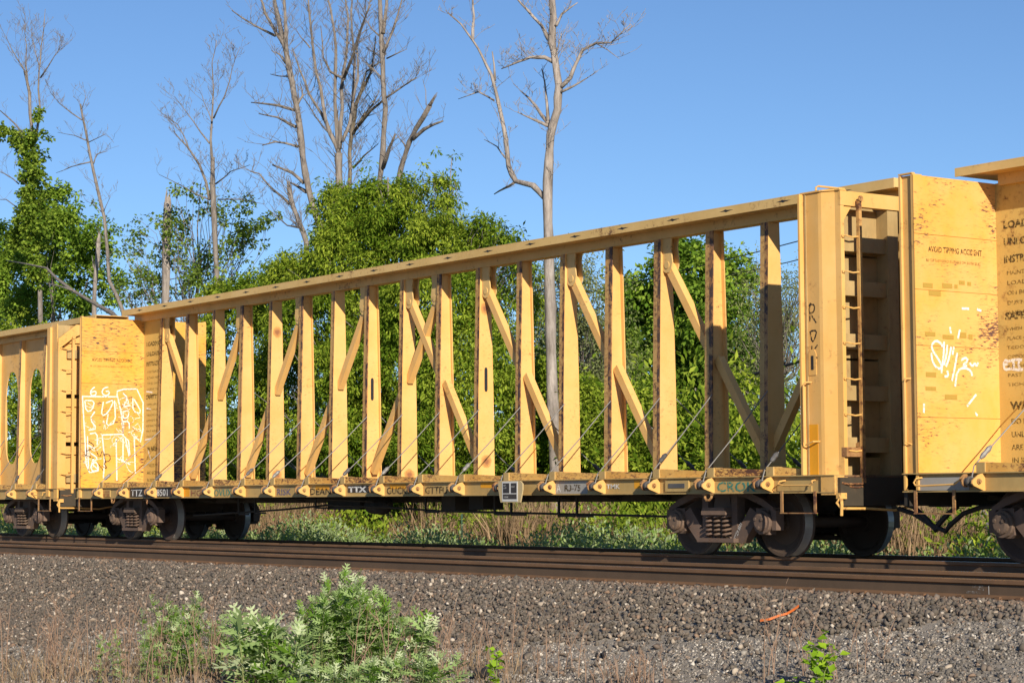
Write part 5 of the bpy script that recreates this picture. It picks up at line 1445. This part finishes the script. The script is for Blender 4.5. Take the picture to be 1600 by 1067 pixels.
weed_clump('mugwort_clump', 'small ragged mugwort patch at the bottom left corner side among straw', c, (.5, .25), 9, ST_T, .7, 'mugwort weeds along the ballast')
c = base_at(655, 19.5)
weed_clump('mugwort_clump', 'lone slim mugwort sprig just right of the tall clump', c, (.10, .08), 4, ST_P, .85, 'mugwort weeds along the ballast')
# bright broad-leaved plants
def broad_plant(name, label, c, h, n, seed):
    rng = np.random.default_rng(seed)
    root = empty(name, (c[0], c[1], float(gz(c[0], c[1])))); tag(root, label, 'plant')
    sm_ = MB(); tips = []
    for k in range(n):
        d = rng.normal(0, .16, 2) * h; t = np.array([d[0], d[1], h * rng.uniform(.55, 1.0)])
        sm_.tube([(0, 0, -.05), (d[0] * .3, d[1] * .3, t[2] * .5), tuple(t)], [.007, .005, .003], 4)
        for s_ in np.linspace(.35, 1, 6): tips.append(t * s_ * np.array([s_, s_, 1]))
    sm_.build('stem', M['stem'], root)
    P = np.repeat(np.array(tips), 3, 0) + rng.normal(0, .03, (len(tips) * 3, 3))
    D = rng.normal(0, 1, P.shape); D[:, 2] = D[:, 2] * .4 + .15
    Nn = rng.normal(0, .6, P.shape) + np.array([.6, -.3, .9])
    L = rng.uniform(.045, .10, len(P))
    V, F = leaf_faces(P, D, Nn, L, L * .8)
    put('foliage', npmesh('foliage', V, F, M['leaf_bright'], np.repeat(rng.uniform(0, 1, len(P)), 4)), root)
broad_plant('lime_plant', 'lime green broad-leaved plant at the bottom right, behind the tall dry stalk', base_at(1283, 17.8), .46, 5, 5)
broad_plant('lime_plant', 'small lime green seedling left of the larger lime plant at the bottom edge', base_at(1228, 17.0), .22, 3, 6)
c = base_at(775, 17.5); broad_plant('yellow_green_shoot', 'upright yellow-green shoot at the bottom middle beside a black clod', c, .38, 2, 7)

# dry stalks and straw
def dry_stalk(name, label, c, h, n, spread, seed, group=None):
    rng = random.Random(seed)
    root = empty(name, (c[0], c[1], float(gz(c[0], c[1])))); tag(root, label, 'dry weed', group)
    mb = MB()
    for k in range(n):
        bx, by = rng.gauss(0, spread), rng.gauss(0, spread)
        hh = h * rng.uniform(.5, 1.0); lx, ly = rng.gauss(0, .16) * hh, rng.gauss(0, .16) * hh
        pts = [Vector((bx + lx * t * t, by + ly * t * t, hh * t - .03)) for t in (0, .25, .5, .75, 1)]
        mb.tube(pts, [.0055, .005, .0042, .0035, .002], 4, 0, False)
        for _ in range(rng.randint(3, 7)):
            i = rng.randint(1, 3); p = pts[i].lerp(pts[i + 1], rng.random()); a = rng.uniform(0, 6.28); l = hh * rng.uniform(.06, .2)
            q = p + Vector((math.cos(a) * l * .7, math.sin(a) * l * .7, l * .7)); r = q + Vector((rng.gauss(0, .02), rng.gauss(0, .02), .05))
            mb.tube([p, q, r], [.0028, .0024, .0016], 3, 0, False)
    tag(mb.build('dry_stalks', M['drytwig'], root), kind='stuff')
    return root
M['drytwig'] = flat('dry stalk', (.26, .165, .11), .9, var=.4)
GD = 'dry stalks in the gravel'
dry_stalk('dry_weed', 'single tall dry stalk standing above the gravel at the right', base_at(1198, 18.5), 1.0, 2, .03, 1)
dry_stalk('dry_weed', 'brown dry stalks at the bottom left corner', base_at(80, 19.5), .7, 24, .45, 2)
dry_stalk('dry_weed', 'reddish dry stalks between the left corner and the loose mugwort', base_at(170, 19.5), .8, 26, .4, 3)
dry_stalk('dry_weed', 'dry stalks standing through the loose mugwort clump', base_at(300, 19.2), .72, 34, .4, 4)
dry_stalk('dry_weed', 'sparse thin dry stalks right of the tall mugwort clump', base_at(715, 20), .78, 30, .4, 5)
dry_stalk('dry_weed', 'short dry stalks poking through the tall mugwort clump', base_at(560, 18.8), .75, 24, .5, 6)
dry_stalk('dry_weed', 'dry tuft near the black clods right of centre', base_at(985, 18.6), .42, 22, .18, 7)
dry_stalk('dry_weed', 'leaning dry stalks around the lime plant', base_at(1270, 18.6), .72, 14, .28, 8)
dry_stalk('dry_weed', 'faint dry stalks left of the dry tuft with the clods', base_at(860, 19.4), .5, 10, .3, 9)
n = 3200
P = np.stack([base_at(u, d) for u, d in zip(np.concatenate([NR.uniform(-40, 420, n * 3 // 4), NR.uniform(620, 820, n - n * 3 // 4)]), NR.uniform(17.3, 21.5, n))])
k = NR.uniform(size=n) < .5; P = P[k]; n = len(P)
tag(put('dry_straw', blades(P, NR.uniform(.08, .32, n), NR.uniform(.004, .009, n), NR.uniform(.2, 1.2, n), M['straw'], 'dry_straw', NR.uniform(0, 1, n))), kind='stuff')

# small litter
pts = [on_ground(u, v) + np.array([0, 0, .06]) for u, v in ((1188, 979), (1202, 977), (1215, 972), (1230, 968), (1240, 962), (1248, 956))]
mb = MB()
for a, b in zip(pts, pts[1:]):
    d = Vector(b - a); s_ = Vector((0, 0, 1)) * .011; w_ = Vector((d.y, -d.x, 0)).normalized() * .004
    mb.hexa([tuple(Vector(a) - s_ - w_), tuple(Vector(b) - s_ - w_), tuple(Vector(b) - s_ + w_), tuple(Vector(a) - s_ + w_), tuple(Vector(a) + s_ - w_), tuple(Vector(b) + s_ - w_), tuple(Vector(b) + s_ + w_), tuple(Vector(a) + s_ + w_)])
tag(mb.build('plastic_strip', M['plastic'], None), 'curved orange plastic strip lying on the ballast', 'strip')
def clod(u, v, s_, label, seed):
    rng = random.Random(seed); p = on_ground(u, v)
    mb = MB()
    for k in range(4):
        a = Vector((rng.gauss(0, .4), rng.gauss(0, .4), .1)) * s_
        b = a + Vector((rng.gauss(0, .5), rng.gauss(0, .5), rng.uniform(.5, 1.2))) * s_
        m = a.lerp(b, .5) + Vector((rng.gauss(0, .15), rng.gauss(0, .15), 0)) * s_
        mb.tube([a, m, b], [s_ * .35, s_ * .42, s_ * .2], 6)
    tag(mb.build('charred_lump', M['clod'], None, (p[0], p[1], p[2] + s_ * .5)), label, 'clod')
clod(752, 1064, .075, 'black charred lump at the bottom edge beside the yellow-green shoot', 1)
clod(941, 1030, .05, 'larger of two small black lumps on the gravel right of centre', 2)
clod(981, 1018, .035, 'smaller of two black lumps on the gravel right of centre', 3)

# chalk writing on the near rail's web
xr = lambda u: float(onY(u, 915, TRK - .80)[0])
yr = TRK - .755 - .0135
for s, u, z, sz in (('RAH  BOH', 1516, -.078, .034), ('+3  10', 1524, -.106, .032), ('GIVE TO 8 1/8', 1506, -.136, .032)):
    text_obj('chalk_marking', s, sz, (xr(u), yr, z), (1, 0, 0), (0, 0, 1), M['chalkink'], ground, .9)
MB().box(xr(1541), xr(1541) + .006, yr - .002, yr, -.14, -.06).build('chalk_marking', M['chalk'], ground)
